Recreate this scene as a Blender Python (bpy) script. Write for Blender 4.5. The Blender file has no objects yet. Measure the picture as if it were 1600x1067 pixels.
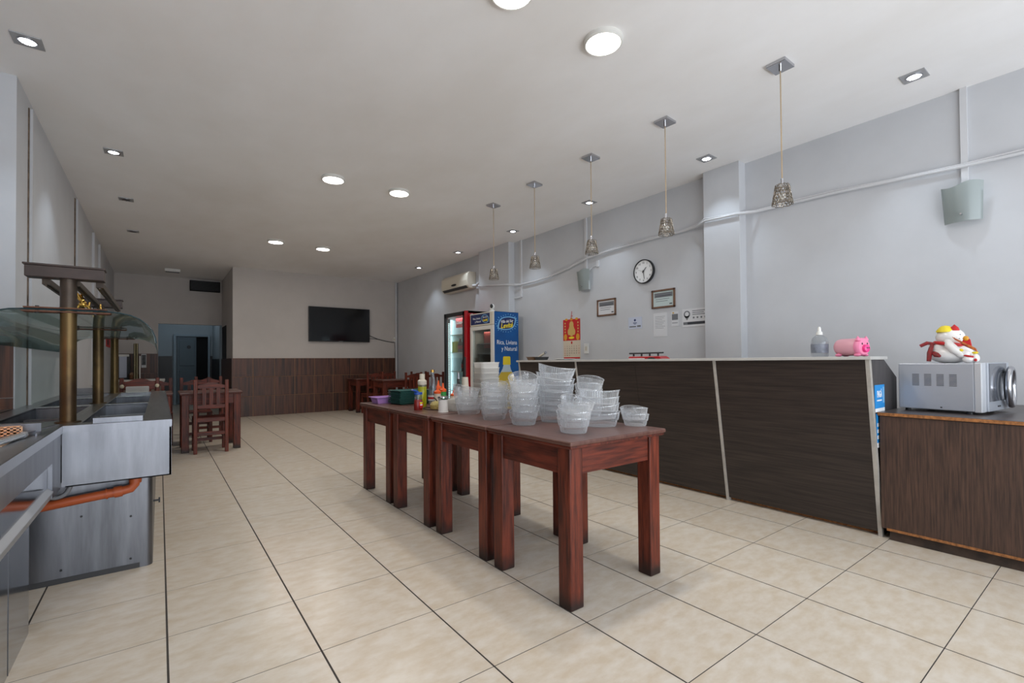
import bpy, bmesh, math, random
from mathutils import Vector, Matrix
random.seed(7)
S = bpy.context.scene
COL = S.collection
PI = math.pi

# ---------------------------------------------------------------- camera
H = 1.161
F, CX, CY, YAW, PITCH, ROLL = 736.06, 794.6, 554.57, .6375, .0142, -.0081
D = Vector((math.sin(YAW)*math.cos(PITCH), math.cos(YAW)*math.cos(PITCH), math.sin(PITCH)))
R0 = Vector((math.cos(YAW), -math.sin(YAW), 0))
U0 = R0.cross(D)
Rv = R0*math.cos(ROLL) + U0*math.sin(ROLL)
Uv = -R0*math.sin(ROLL) + U0*math.cos(ROLL)
cd = bpy.data.cameras.new('camera')
cam = bpy.data.objects.new('camera', cd); COL.objects.link(cam)
m = Matrix((Rv, Uv, -D)).transposed().to_4x4(); m.translation = (0, 0, H)
cam.matrix_world = m
cd.sensor_width = 36; cd.lens = F/1600*36; cd.clip_start = .02
cd.shift_x = (800-CX)/1600; cd.shift_y = (CY-533.5)/1600
S.camera = cam

# ---------------------------------------------------------------- world, light, exposure
S.view_settings.view_transform = 'Standard'; S.view_settings.look = 'None'
S.view_settings.exposure = -0.03; S.view_settings.gamma = 1; S.view_settings.use_curve_mapping = False
S.cycles.transparent_max_bounces = 40; S.cycles.max_bounces = 10; S.cycles.diffuse_bounces = 6
S.cycles.sample_clamp_indirect = 4
W = bpy.data.worlds.new('world'); S.world = W; W.use_nodes = True
W.node_tree.nodes['Background'].inputs[0].default_value = (.72, .85, 1, 1)
W.node_tree.nodes['Background'].inputs[1].default_value = .6

def lamp(name, typ, loc, rot, energy, color, parent=None, **kw):
    l = bpy.data.lights.new(name, typ); l.energy = energy; l.color = color
    for k, v in kw.items(): setattr(l, k, v)
    o = bpy.data.objects.new(name, l); COL.objects.link(o); o.location = loc; o.rotation_euler = rot
    if parent: o.parent = parent
    return o
# daylight that comes in through the glazed shop front behind the camera
lamp('shopfront_daylight', 'AREA', (2.0, -2.35, 1.45), (PI/2, 0, 0), 125, (.83, .915, 1.0), shape='RECTANGLE', size=5.6, size_y=2.5)
# unseen fill light, added low outside the front to brighten the ceiling
lamp('ceiling_fill', 'AREA', (2.0, -2.5, .45), (PI/2+.42, 0, 0), 125, (.94, .96, 1.0), shape='RECTANGLE', size=5.6, size_y=1.0)
lamp('corridor_fill', 'POINT', (.75, 15.2, 2.95), (0, 0, 0), 9, (.78, .9, 1.0), shadow_soft_size=.1)  # added fill with no visible fitting, lifts the dark corridor walls
ROUND_E, DOWN_E = 13.5, 18.0

# ---------------------------------------------------------------- materials
def lin(c):
    return tuple(((v/255)/12.92 if v/255 <= .04045 else ((v/255+.055)/1.055)**2.4) for v in c) + (1,)
MATS = {}
def mat(name, c, rough=.5, metal=0., var=0., vs=8., stretch=(1,1,1), c2=None, spec=.5, bump=0., bs=None, emit=0., alpha=1., trans=0., objrand=0.):
    if name in MATS: return MATS[name]
    M = bpy.data.materials.new(name); M.use_nodes = True
    nt = M.node_tree; b = nt.nodes['Principled BSDF']; N = nt.nodes.new; L = nt.links.new
    b.inputs['Base Color'].default_value = lin(c); b.inputs['Roughness'].default_value = rough
    b.inputs['Metallic'].default_value = metal; b.inputs['Specular IOR Level'].default_value = spec
    if emit: b.inputs['Emission Color'].default_value = lin(c); b.inputs['Emission Strength'].default_value = emit
    if alpha < 1: b.inputs['Alpha'].default_value = alpha
    if trans: b.inputs['Transmission Weight'].default_value = trans
    if var or c2 or bump:
        tc = N('ShaderNodeTexCoord'); mp = N('ShaderNodeMapping'); mp.inputs['Scale'].default_value = stretch
        L(tc.outputs['Object'], mp.inputs['Vector'])
        nz = N('ShaderNodeTexNoise'); nz.inputs['Scale'].default_value = vs; nz.inputs['Detail'].default_value = 6; nz.inputs['Roughness'].default_value = .6
        L(mp.outputs[0], nz.inputs['Vector'])
        if objrand:
            oi = N('ShaderNodeObjectInfo'); ad = N('ShaderNodeVectorMath'); ad.operation = 'ADD'
            sc = N('ShaderNodeVectorMath'); sc.operation = 'SCALE'; sc.inputs[3].default_value = 37.
            cb = N('ShaderNodeCombineXYZ')
            for i in range(3): L(oi.outputs['Random'], cb.inputs[i])
            L(cb.outputs[0], sc.inputs[0]); L(tc.outputs['Object'], ad.inputs[0]); L(sc.outputs[0], ad.inputs[1]); L(ad.outputs[0], mp.inputs['Vector'])
        cr = N('ShaderNodeValToRGB')
        d = c2 if c2 else tuple(max(0, v*(1-var)) for v in c)
        cr.color_ramp.elements[0].position = .34; cr.color_ramp.elements[1].position = .66
        cr.color_ramp.elements[0].color = lin(d); cr.color_ramp.elements[1].color = lin(c)
        L(nz.outputs['Fac'], cr.inputs[0]); L(cr.outputs[0], b.inputs['Base Color'])
        if bump:
            bp = N('ShaderNodeBump'); bp.inputs['Strength'].default_value = bump; bp.inputs['Distance'].default_value = .01
            if bs:
                n2 = N('ShaderNodeTexNoise'); n2.inputs['Scale'].default_value = bs; n2.inputs['Detail'].default_value = 4
                L(mp.outputs[0], n2.inputs['Vector']); L(n2.outputs['Fac'], bp.inputs['Height'])
            else: L(nz.outputs['Fac'], bp.inputs['Height'])
            L(bp.outputs[0], b.inputs['Normal'])
    MATS[name] = M
    return M

def emis(name, c, s):
    if name in MATS: return MATS[name]
    M = bpy.data.materials.new(name); M.use_nodes = True; nt = M.node_tree
    b = nt.nodes['Principled BSDF']; b.inputs['Base Color'].default_value = lin(c)
    b.inputs['Emission Color'].default_value = lin(c); b.inputs['Emission Strength'].default_value = s
    MATS[name] = M; return M

def thin(name, tint, body, base, edge, rough=.08, white=.5):
    """thin clear sheet: see-through face on, denser and glossier at grazing angles"""
    M = bpy.data.materials.new(name); M.use_nodes = True; nt = M.node_tree; N = nt.nodes.new; L = nt.links.new
    nt.nodes.remove(nt.nodes['Principled BSDF']); out = nt.nodes['Material Output']
    t = N('ShaderNodeBsdfTransparent'); t.inputs[0].default_value = lin(tint)
    g = N('ShaderNodeBsdfGlossy'); g.inputs['Roughness'].default_value = rough; g.inputs['Color'].default_value = (.9, .9, .9, 1)
    d = N('ShaderNodeBsdfDiffuse'); d.inputs[0].default_value = lin(body)
    tl = N('ShaderNodeBsdfTranslucent'); tl.inputs[0].default_value = lin(body)
    md = N('ShaderNodeMixShader'); md.inputs[0].default_value = .5; L(d.outputs[0], md.inputs[1]); L(tl.outputs[0], md.inputs[2])
    mx = N('ShaderNodeMixShader'); mx.inputs[0].default_value = white; L(g.outputs[0], mx.inputs[1]); L(md.outputs[0], mx.inputs[2])
    lw = N('ShaderNodeLayerWeight'); lw.inputs[0].default_value = .35
    mr = N('ShaderNodeMapRange'); mr.inputs[3].default_value = base; mr.inputs[4].default_value = edge
    L(lw.outputs['Facing'], mr.inputs[0])
    m2 = N('ShaderNodeMixShader'); L(mr.outputs[0], m2.inputs[0]); L(t.outputs[0], m2.inputs[1]); L(mx.outputs[0], m2.inputs[2])
    L(m2.outputs[0], out.inputs[0]); MATS[name] = M; return M

WALL = mat('wall_paint', (200, 201, 204), .7, var=.04, vs=1.3, bump=.05, bs=9)
WALLW = mat('wall_paint_back', (198, 191, 186), .7, var=.04, vs=1.3)
CEIL = mat('ceiling_paint', (246, 245, 245), .75, c2=(235, 232, 229), vs=.7, stretch=(1, .6, 1), bump=.03, bs=5)
GROUT = mat('floor_grout', (62, 56, 52), .9)
TILE = mat('floor_tile', (216, 207, 194), .28, c2=(203, 188, 167), vs=11, stretch=(1, 1.8, 1), spec=.45, objrand=1)
WOODT = mat('wood_look_wall_tile', (104, 62, 42), .42, c2=(42, 24, 16), vs=6, stretch=(4.5, 4.5, .2), objrand=1)
WGROUT = mat('wall_tile_grout', (176, 134, 96), .8)
REDW = mat('red_stained_wood', (120, 53, 34), .42, c2=(58, 23, 15), spec=.35, vs=5, stretch=(9, 9, .8), bump=.06, objrand=1)
REDWX = mat('red_stained_wood_across', (116, 50, 33), .42, c2=(58, 23, 15), spec=.35, vs=5, stretch=(.9, 9, 9), bump=.06, objrand=1)
REDWY = mat('red_stained_wood_along', (112, 48, 32), .42, c2=(56, 22, 15), spec=.35, vs=5, stretch=(9, .9, 9), bump=.06, objrand=1)
TOPW = mat('worn_red_tabletop', (104, 72, 62), .34, c2=(84, 50, 42), vs=4, stretch=(9, .8, 2), objrand=1)
LEGW = mat('red_stained_leg', (120, 53, 34), .42, c2=(58, 23, 15), spec=.35, vs=5, stretch=(9, 9, .8), bump=.06, objrand=1)
def worn_low(M, z0, z1, c):
    nt = M.node_tree; N = nt.nodes.new; L = nt.links.new; b = nt.nodes['Principled BSDF']
    src = b.inputs['Base Color'].links[0].from_socket
    tc = N('ShaderNodeTexCoord'); sp = N('ShaderNodeSeparateXYZ'); L(tc.outputs['Object'], sp.inputs[0])
    nz = N('ShaderNodeTexNoise'); nz.inputs['Scale'].default_value = 14; L(tc.outputs['Object'], nz.inputs['Vector'])
    ad = N('ShaderNodeMath'); ad.operation = 'MULTIPLY_ADD'; ad.inputs[1].default_value = .10; L(nz.outputs['Fac'], ad.inputs[0]); L(sp.outputs[2], ad.inputs[2])
    mr = N('ShaderNodeMapRange'); mr.inputs[1].default_value = z0+.05; mr.inputs[2].default_value = z1+.05; mr.inputs[3].default_value = 1; mr.inputs[4].default_value = 0; L(ad.outputs[0], mr.inputs[0])
    mx = N('ShaderNodeMix'); mx.data_type = 'RGBA'; L(mr.outputs[0], mx.inputs[0]); L(src, mx.inputs[6]); mx.inputs[7].default_value = lin(c); L(mx.outputs[2], b.inputs['Base Color'])
worn_low(LEGW, .015, .10, (44, 27, 23))
FOOTW = mat('worn_wood_foot', (58, 32, 26), .6, c2=(36, 22, 19), vs=9)
COUNT = mat('dark_laminate', (58, 48, 43), .42, c2=(34, 28, 26), vs=7, stretch=(10, .35, 10))
COUNTE = mat('dark_laminate_end', (70, 66, 66), .45, c2=(52, 48, 48), vs=5, stretch=(6, 3, .5))
CABW = mat('brown_wood_laminate', (86, 62, 50), .5, c2=(48, 34, 28), vs=9, stretch=(9, 12, .5), bump=.05)
CABT = mat('dark_cabinet_top', (84, 74, 70), .3, c2=(64, 56, 54), vs=4, stretch=(2, .6, 1))
CHIP = mat('raw_chipboard_edge', (172, 112, 62), .8, var=.35, vs=60)
STRIP = mat('grey_edge_strip', (178, 172, 164), .5, var=.1, vs=14)
SLAB = mat('pale_grey_laminate', (186, 184, 180), .4, var=.05, vs=6)
STEEL = mat('brushed_steel', (138, 140, 146), .38, 1, c2=(114, 116, 122), vs=3, stretch=(3, 3, .4))
STEELT = mat('brushed_steel_top', (172, 173, 176), .28, 1, var=.1, vs=4, stretch=(6, .5, 1))
STEELD = mat('dull_dark_steel', (126, 128, 134), .34, 1, var=.32, vs=3, stretch=(2.2, 2.2, .22))
STEELM = mat('polished_steel', (160, 163, 168), .12, 1)
PLATE = mat('satin_plate', (176, 176, 178), .45, .5)
CHROME = mat('chrome', (190, 190, 194), .18, 1)
BRASS = mat('aged_brass_tube', (104, 84, 52), .4, .75, c2=(60, 46, 32), vs=4, stretch=(1, 1, .8))
BRONZE = mat('dark_bronze', (84, 72, 62), .45, .6, var=.3, vs=6)
BROWNB = mat('brown_painted_metal', (72, 60, 56), .5, .3, var=.2, vs=8)
RUSTW = mat('rusty_brown_strip', (106, 64, 42), .6, .2, var=.4, vs=20)
JOINT = mat('open_joint', (122, 104, 88), .8, var=.4, vs=20)
GOLD = mat('gold', (212, 170, 90), .25, 1)
BLACK = mat('black_plastic', (22, 22, 24), .4)
SCREEN = mat('black_screen', (14, 16, 20), .12)
WHITE = mat('white_plastic', (225, 224, 220), .4)
CREAM = mat('cream_plastic', (208, 200, 184), .45)
WHITEM = mat('white_enamel', (214, 212, 206), .35)
GREY = mat('grey_plastic', (120, 122, 126), .5)
DGREY = mat('dark_grey', (58, 58, 60), .6)
RED = mat('red_enamel', (170, 14, 26), .3)
REDP = mat('red_print', (190, 28, 30), .6)
BLUEP = mat('blue_print', (0, 88, 158), .45, c2=(0, 72, 136), vs=3)
NAVY = mat('navy_print', (16, 34, 88), .5)
CYAN = mat('light_blue_print', (120, 178, 220), .5)
SKYB = mat('sticker_blue', (30, 138, 210), .5)
YELLOW = mat('yellow_print', (232, 208, 40), .5)
PAPER = mat('paper', (214, 214, 216), .8)
PAPERB = mat('bluish_paper', (196, 202, 218), .8)
PAPERC = mat('cream_paper', (206, 192, 172), .8)
PRINTW = mat('white_print', (236, 236, 236), .6)
PRINTG = mat('grey_print', (112, 114, 118), .7)
PRINTD = mat('dark_print', (54, 56, 62), .7)
FRAMEW = mat('brown_picture_frame', (122, 88, 66), .5, var=.2, vs=20)
PINK = mat('pale_pink_plastic', (214, 156, 168), .4)
PINKD = mat('bright_pink_plastic', (230, 132, 166), .38)
PINKN = mat('hot_pink_plastic', (232, 62, 138), .35)
CERAM = mat('white_ceramic', (232, 230, 226), .18)
ORANGE = mat('orange_plastic', (236, 92, 30), .4)
PIPEO = mat('orange_drain_pipe', (176, 84, 44), .4)
GREEN = mat('green_plastic', (40, 146, 58), .4)
TEAL = mat('dark_green_plastic', (36, 86, 80), .45)
PURPLE = mat('lilac_plastic', (176, 132, 196), .45)
BLUEC = mat('blue_cap', (26, 74, 160), .4)
KETCH = mat('ketchup_red', (120, 20, 14), .3)
OILG = mat('olive_oil', (150, 150, 20), .15)
CHEESE = mat('grated_cheese', (222, 200, 120), .8, var=.2, vs=120, bump=.6)
SUGAR = mat('white_sugar', (226, 222, 216), .8)
CORRW = mat('grey_blue_wall', (150, 160, 166), .8)
CORRB = mat('black_wainscot', (22, 20, 22), .4)
DOORG = mat('grey_door', (92, 106, 114), .6)
DOORF = mat('grey_door_frame', (132, 148, 158), .5)
DARK = mat('dark_opening', (10, 10, 11), .9)
SINK = mat('pale_worktop', (206, 204, 198), .4)
BEIGE = mat('beige_panel', (128, 118, 106), .7)
WICKER = mat('wicker', (128, 86, 56), .8, var=.4, vs=60)
CABLE = mat('off_white_cable', (206, 206, 208), .6)
CORD = mat('tan_cord', (168, 146, 116), .6)
WIRE = mat('shade_wire', (168, 156, 140), .35, .9, var=.4, vs=60)
COLA = mat('cola', (40, 14, 10), .15)
EDGE = mat('glass_edge', (44, 66, 72), .2)
CLEAR = thin('clear_tub_plastic', (248, 249, 250), (232, 235, 238), .2, .75, .12, .68)
MILKY = thin('milky_tub_plastic', (240, 240, 240), (238, 236, 232), .66, .92, .3, .92)
GLASS = thin('sneeze_guard_glass', (214, 226, 222), (150, 164, 164), .1, .62, .04, .2)
FROST = thin('frosted_lamp_glass', (206, 214, 212), (188, 196, 194), .72, .9, .3, .85)
DOORGL = thin('fridge_door_glass', (232, 240, 240), (150, 160, 160), .04, .5, .03, .1)
BOTTLE = thin('clear_bottle_plastic', (236, 240, 244), (200, 206, 212), .12, .7, .06, .4)
OILB = thin('oil_bottle_plastic', (206, 206, 70), (170, 170, 40), .3, .75, .08, .6)
LIT = emis('lit_panel', (255, 252, 246), 9.0)
LITD = emis('lit_downlight', (240, 247, 255), 16.0)
LEDS = emis('fridge_led', (230, 250, 250), 1.6)

# ---------------------------------------------------------------- geometry helpers
class MB:
    def __init__(s): s.b = bmesh.new()
    def _v(s, p): return s.b.verts.new(p)
    def face(s, pts):
        vs = [s._v(p) for p in pts]; s.b.faces.new(vs); return s
    def box(s, x0, x1, y0, y1, z0, z1):
        if x0 > x1: x0, x1 = x1, x0
        if y0 > y1: y0, y1 = y1, y0
        if z0 > z1: z0, z1 = z1, z0
        v = [s._v(p) for p in ((x0,y0,z0),(x1,y0,z0),(x1,y1,z0),(x0,y1,z0),(x0,y0,z1),(x1,y0,z1),(x1,y1,z1),(x0,y1,z1))]
        for f in ((3,2,1,0),(4,5,6,7),(0,1,5,4),(1,2,6,5),(2,3,7,6),(3,0,4,7)): s.b.faces.new([v[i] for i in f])
        return s
    def prism(s, poly, axis, a, b):
        """extrude 2-D polygon; axis 'x': poly=(y,z); 'y': poly=(x,z); 'z': poly=(x,y)"""
        f = {'x': lambda p, t: (t, p[0], p[1]), 'y': lambda p, t: (p[0], t, p[1]), 'z': lambda p, t: (p[0], p[1], t)}[axis]
        A = [s._v(f(p, a)) for p in poly]; B = [s._v(f(p, b)) for p in poly]; n = len(poly)
        s.b.faces.new(A[::-1]); s.b.faces.new(B)
        for i in range(n): s.b.faces.new((A[i], A[(i+1) % n], B[(i+1) % n], B[i]))
        return s
    def disc(s, c, rx, ry, axis, t, n=24, rot=0.):
        poly = []
        for i in range(n):
            a = 2*PI*i/n; x, y = rx*math.cos(a), ry*math.sin(a)
            poly.append((c[0]+x*math.cos(rot)-y*math.sin(rot), c[1]+x*math.sin(rot)+y*math.cos(rot)))
        return s.prism(poly, axis, t[0], t[1])
    def lathe(s, prof, c=(0,0,0), n=24, sx=1., sy=1., axis='z', closed=False):
        rings = []
        for r, z in prof:
            ring = []
            if r <= 1e-6: ring = [s._v(s._ax(c, 0, 0, z, axis))]
            else:
                for i in range(n):
                    a = 2*PI*i/n; ring.append(s._v(s._ax(c, r*math.cos(a)*sx, r*math.sin(a)*sy, z, axis)))
            rings.append(ring)
        pr = list(zip(rings, rings[1:])) + ([(rings[-1], rings[0])] if closed else [])
        for A, B in pr:
            if len(A) == 1 and len(B) == 1: continue
            for i in range(n):
                j = (i+1) % n
                if len(A) == 1: s.b.faces.new((A[0], B[j], B[i]))
                elif len(B) == 1: s.b.faces.new((A[i], A[j], B[0]))
                else: s.b.faces.new((A[i], A[j], B[j], B[i]))
        return s
    @staticmethod
    def _ax(c, x, y, z, axis):
        if axis == 'z': return (c[0]+x, c[1]+y, c[2]+z)
        if axis == 'y': return (c[0]+x, c[1]+z, c[2]+y)
        return (c[0]+z, c[1]+x, c[2]+y)
    def cyl(s, c, r, z0, z1, n=20, axis='z', r1=None):
        r1 = r if r1 is None else r1
        return s.lathe([(0, z0), (r, z0), (r1, z1), (0, z1)], c, n, axis=axis)
    def ball(s, c, rx, ry=None, rz=None, n=18, k=10):
        ry = ry or rx; rz = rz or rx
        rings = [[s._v((c[0], c[1], c[2]-rz))]]
        for j in range(1, k):
            t = -PI/2+PI*j/k
            rings.append([s._v((c[0]+rx*math.cos(t)*math.cos(2*PI*i/n), c[1]+ry*math.cos(t)*math.sin(2*PI*i/n), c[2]+rz*math.sin(t))) for i in range(n)])
        rings.append([s._v((c[0], c[1], c[2]+rz))])
        for A, B in zip(rings, rings[1:]):
            for i in range(n):
                j = (i+1) % n
                if len(A) == 1: s.b.faces.new((A[0], B[j], B[i]))
                elif len(B) == 1: s.b.faces.new((A[i], A[j], B[0]))
                else: s.b.faces.new((A[i], A[j], B[j], B[i]))
        return s
    def tube(s, pts, r, n=8, closed=False, cap=True):
        P = [Vector(p) for p in pts]; m = len(P); rr = r if isinstance(r, (list, tuple)) else [r]*m
        T = []
        for i in range(m):
            a = P[(i-1) % m] if (closed or i > 0) else P[i]; b = P[(i+1) % m] if (closed or i < m-1) else P[i]
            T.append((b-a).normalized())
        up = Vector((0, 0, 1)) if abs(T[0].z) < .9 else Vector((1, 0, 0))
        nx = T[0].cross(up).normalized(); rings = []
        for i in range(m):
            nx = (nx - T[i]*nx.dot(T[i])).normalized(); ny = T[i].cross(nx)
            rings.append([s._v(P[i]+(nx*math.cos(2*PI*k/n)+ny*math.sin(2*PI*k/n))*rr[i]) for k in range(n)])
        for A, B in list(zip(rings, rings[1:])) + ([(rings[-1], rings[0])] if closed else []):
            for k in range(n): s.b.faces.new((A[k], A[(k+1) % n], B[(k+1) % n], B[k]))
        if cap and not closed: s.b.faces.new(rings[0][::-1]); s.b.faces.new(rings[-1])
        return s
    def strip(s, prof, y0, y1, t, axis='y'):
        """curved sheet: profile (x,z) swept along y, thickness t downward"""
        poly = list(prof)
        off = []
        for i, (x, z) in enumerate(prof):
            a = prof[max(0, i-1)]; b = prof[min(len(prof)-1, i+1)]
            dx, dz = b[0]-a[0], b[1]-a[1]; l = math.hypot(dx, dz) or 1
            off.append((x+dz/l*t, z-dx/l*t))
        n = len(prof)
        V = [[s._v((p[0], y, p[1])) for p in q] for q in (prof, off) for y in (y0, y1)]
        a0, a1, b0, b1 = V
        for i in range(n-1):
            s.b.faces.new((a0[i], a1[i], a1[i+1], a0[i+1])); s.b.faces.new((b0[i], b0[i+1], b1[i+1], b1[i]))
            s.b.faces.new((a0[i], a0[i+1], b0[i+1], b0[i])); s.b.faces.new((a1[i], b1[i], b1[i+1], a1[i+1]))
        for i in (0, n-1): s.b.faces.new((a0[i], b0[i], b1[i], a1[i]))
        return s
    def build(s, name, m, parent=None, bev=0., smooth=None, local=False, seg=2, loc=None):
        me = bpy.data.meshes.new(name)
        if parent is not None and not local:
            bmesh.ops.translate(s.b, verts=s.b.verts, vec=-wpos(parent))
        if loc is not None: bmesh.ops.translate(s.b, verts=s.b.verts, vec=-Vector(loc))
        bmesh.ops.recalc_face_normals(s.b, faces=s.b.faces)
        s.b.to_mesh(me); s.b.free()
        if smooth:
            me.polygons.foreach_set('use_smooth', [True]*len(me.polygons)); me.set_sharp_from_angle(angle=math.radians(smooth))
        if m: me.materials.append(m)
        o = bpy.data.objects.new(name, me); COL.objects.link(o)
        if parent is not None: o.parent = parent
        if loc is not None: o.location = loc
        if bev:
            q = o.modifiers.new('bevel', 'BEVEL'); q.width = bev; q.segments = seg; q.limit_method = 'ANGLE'; q.angle_limit = .6
        return o

def wpos(o):
    p = Vector(o.location)
    while o.parent: o = o.parent; p = p + Vector(o.location)
    return p
def tag(o, label, cat, group=None, kind=None):
    if label: o['label'] = label
    if cat: o['category'] = cat
    if group: o['group'] = group
    if kind: o['kind'] = kind
    return o
def thing(name, label, cat, loc=(0,0,0), group=None, rz=0.):
    o = bpy.data.objects.new(name, None); COL.objects.link(o); o.location = loc; o.rotation_euler = (0, 0, rz)
    o.empty_display_size = .1
    return tag(o, label, cat, group)
def struct(name, mb, m, label=None, parent=None, **kw):
    o = mb.build(name, m, parent, **kw)
    if parent is None:
        o['kind'] = 'structure'
        if label: o['label'] = label; o['category'] = name.split('_')[0]
    return o
def copy_tree(o, parent=None):
    c = o.copy(); COL.objects.link(c)
    if parent is not None: c.parent = parent
    for ch in list(o.children): copy_tree(ch, c)
    return c
def text(body, size, org, xdir, ydir, m, parent, name='lettering', align='CENTER', ext=.0006, shear=0., sx=1., bold=0.):
    cu = bpy.data.curves.new(name, 'FONT'); cu.body = body; cu.size = size; cu.align_x = align; cu.extrude = ext; cu.shear = shear
    cu.resolution_u = 2; cu.offset = bold
    t = bpy.data.objects.new(name, cu); COL.objects.link(t)
    dg = bpy.context.evaluated_depsgraph_get(); me = bpy.data.meshes.new_from_object(t.evaluated_get(dg))
    bpy.data.objects.remove(t); bpy.data.curves.remove(cu)
    x = Vector(xdir).normalized(); y = Vector(ydir).normalized(); z = x.cross(y)
    M4 = Matrix((x*sx, y, z)).transposed().to_4x4(); M4.translation = Vector(org) - (wpos(parent) if parent else Vector())
    me.transform(M4); me.materials.clear(); me.materials.append(m); me.name = name
    o = bpy.data.objects.new(name, me); COL.objects.link(o)
    if parent: o.parent = parent
    return o
XR_X, XR_Y = (0, -1, 0), (0, 0, 1)      # writing on something that faces -X
YF_X, YF_Y = (1, 0, 0), (0, 0, 1)       # writing on something that faces -Y

# ================================================================ ROOM SHELL
HC, XR, YB, XL = 3.27, 5.05, 11.75, -.84
floor = struct('floor', MB().box(-1.6, 5.2, -2.1, 17.2, -.10, -.0011), GROUT, 'beige square tiled floor with dark joints')
tile_me = None
rest = MB()
def tile_rng(i, j): return (.028+.5*i, -.004+.5*j)
for j in range(-5, 35):
    for i in range(-4, 11):
        x, y = tile_rng(i, j)
        if x > 5.0 or x+.5 < -1.5: continue
        seen = (-2 <= i <= 7 and 1 <= j <= 27 and not (x < -.9 and y > 4.4) and not (x > 3.5 and 1 < y < 3.0 and False))
        if seen and not (i == -2 and j > 9):
            if tile_me is None:
                t = MB().box(-.2462, .2462, -.2478, .2478, -.012, 0).build('tile', TILE, floor, local=True); tile_me = t.data
            else:
                t = bpy.data.objects.new('tile', tile_me); COL.objects.link(t); t.parent = floor
            t.location = (x+.25, y+.25, random.uniform(-.0003, 0.0))
        else:
            rest.box(max(x+.0035, -1.59), min(x+.4965, 5.19), y+.0018, y+.4982, -.012, -.0004)
tag(rest.build('tile_remainder', TILE, floor), None, None, kind='stuff')

struct('ceiling', MB().box(-1.6, 5.2, -2.1, 17.2, HC, HC+.12), CEIL, 'flat white plaster ceiling')
struct('wall_right', MB().box(XR, XR+.15, -2.1, 17.2, 0, HC), WALL, 'white painted wall behind the bar counter')
struct('trim_1', MB().box(4.915, XR, 2.52, 2.93, 0, HC), WALL, 'white pilaster on the right wall near the clock', bev=.004)
struct('trim_2', MB().box(4.92, XR, 6.62, 7.58, 0, HC), WALL, 'white pilaster on the right wall behind the coolers', bev=.004)
wb = struct('wall_back', MB().box(1.27, XR+.1, YB, YB+.15, 0, HC), WALLW, 'white back wall with wood-look tile wainscot')
struct('wall_partition', MB().box(1.27, 1.40, YB+.15, 14.0, 0, HC), WALLW, 'white side wall of the back recess')
struct('wall_left', MB().box(XL-.4, XL, 4.86, 17.2, 0, HC), WALL, 'white left wall along the buffet')
struct('wall_left_front', MB().box(-1.6, -1.45, -2.1, 4.86, 0, HC), WALL)
struct('wall_left_return', MB().box(-1.45, XL-.0005, 4.855, 5.0, 0, HC), WALL)
wd = struct('wall_far', MB().box(XL, -.03, 13.95, 14.1, 0, HC).box(-.03, 1.27, 13.97, 14.1, 2.14, HC), WALLW, 'white far wall with an opening to the corridor')
struct('wall_corridor', MB().box(-.2, 1.9, 16.6, 16.75, 0, HC).box(-.2, -.03, 14.1, 16.6, 0, HC).box(1.27, 1.42, 14.1, 16.6, 0, HC), CORRW, 'grey-blue corridor walls behind the opening')
struct('baseboard_corridor', MB().box(-.03, .29, 16.585, 16.6, 0, 1.40).box(1.2, 1.27, 16.585, 16.6, 0, 1.40).box(1.255, 1.27, 14.1, 16.585, 0, 1.30), CORRB, 'black corridor wainscot')
# shop front behind the camera
struct('wall_front', MB().box(-1.6, 5.2, -2.1, -2.0, 0, .35).box(-1.6, 5.2, -2.1, -2.0, 2.75, HC).box(-1.6, -.85, -2.1, -2.0, .35, 2.75).box(4.9, 5.2, -2.1, -2.0, .35, 2.75), WALL)
struct('window_1', MB().box(-.85, -.79, -2.08, -2.02, .35, 2.75).box(4.84, 4.9, -2.08, -2.02, .35, 2.75).box(1.0, 1.06, -2.08, -2.02, .35, 2.75).box(2.9, 2.96, -2.08, -2.02, .35, 2.75).box(-.85, 4.9, -2.08, -2.02, .35, .41).box(-.85, 4.9, -2.08, -2.02, 2.69, 2.75), WHITEM)

# wainscot tiles on the back wall
MB().box(1.262, 4.985, YB-.008, YB, 0, 1.284).build('grout_bed', WGROUT, wb)
ex = [1.262, 1.66, 2.09, 2.52, 2.95, 3.385, 3.81, 4.235, 4.66, 4.985]; ez = [0, .443, .872, 1.286]
for a, b in zip(ex, ex[1:]):
    for k in range(3):
        o = random.uniform(-.002, .002)
        MB().box(a+.004, b-.004, YB-.015+o, YB-.004, ez[k]+.003, ez[k+1]-.004).build('tile', WOODT, wb, loc=((a+b)/2, YB, ez[k]))
MB().box(1.2505, 1.2695, YB-.01, 13.95, 0, 1.284).build('wainscot', WOODT, bpy.data.objects['wall_partition'])
# far wall wainscot
for a, b in ((-.84, -.44), (-.44, -.03)):
    for k, (z0, z1) in enumerate(((0, .5), (.5, .96), (.96, 1.42))):
        MB().box(a+.002, b-.002, 13.935, 13.952, z0+.002, z1-.002).build('tile', WOODT, wd, loc=((a+b)/2, 13.95, z0))
# left return wainscot (dark panel beside the buffet)
wl = bpy.data.objects['wall_left_return']
for a, b in ((-1.44, -1.16), (-1.16, -.98), (-.98, -.845)):
    for z0, z1 in ((0, .46), (.46, .93), (.93, 1.33)):
        MB().box(a+.002, b-.002, 4.842, 4.857, z0+.002, z1-.002).build('tile', WOODT, wl, loc=((a+b)/2, 4.85, z0))
# partition doorway
struct('door_1', MB().box(1.262, 1.275, 12.95, 13.8, 0, 2.08), DARK, 'dark narrow doorway in the recess side wall')
struct('trim_3', MB().box(1.22, 1.27, 13.9, 13.97, 0, 2.14), DOORF, 'pale metal door jamb at the corridor opening')
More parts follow.
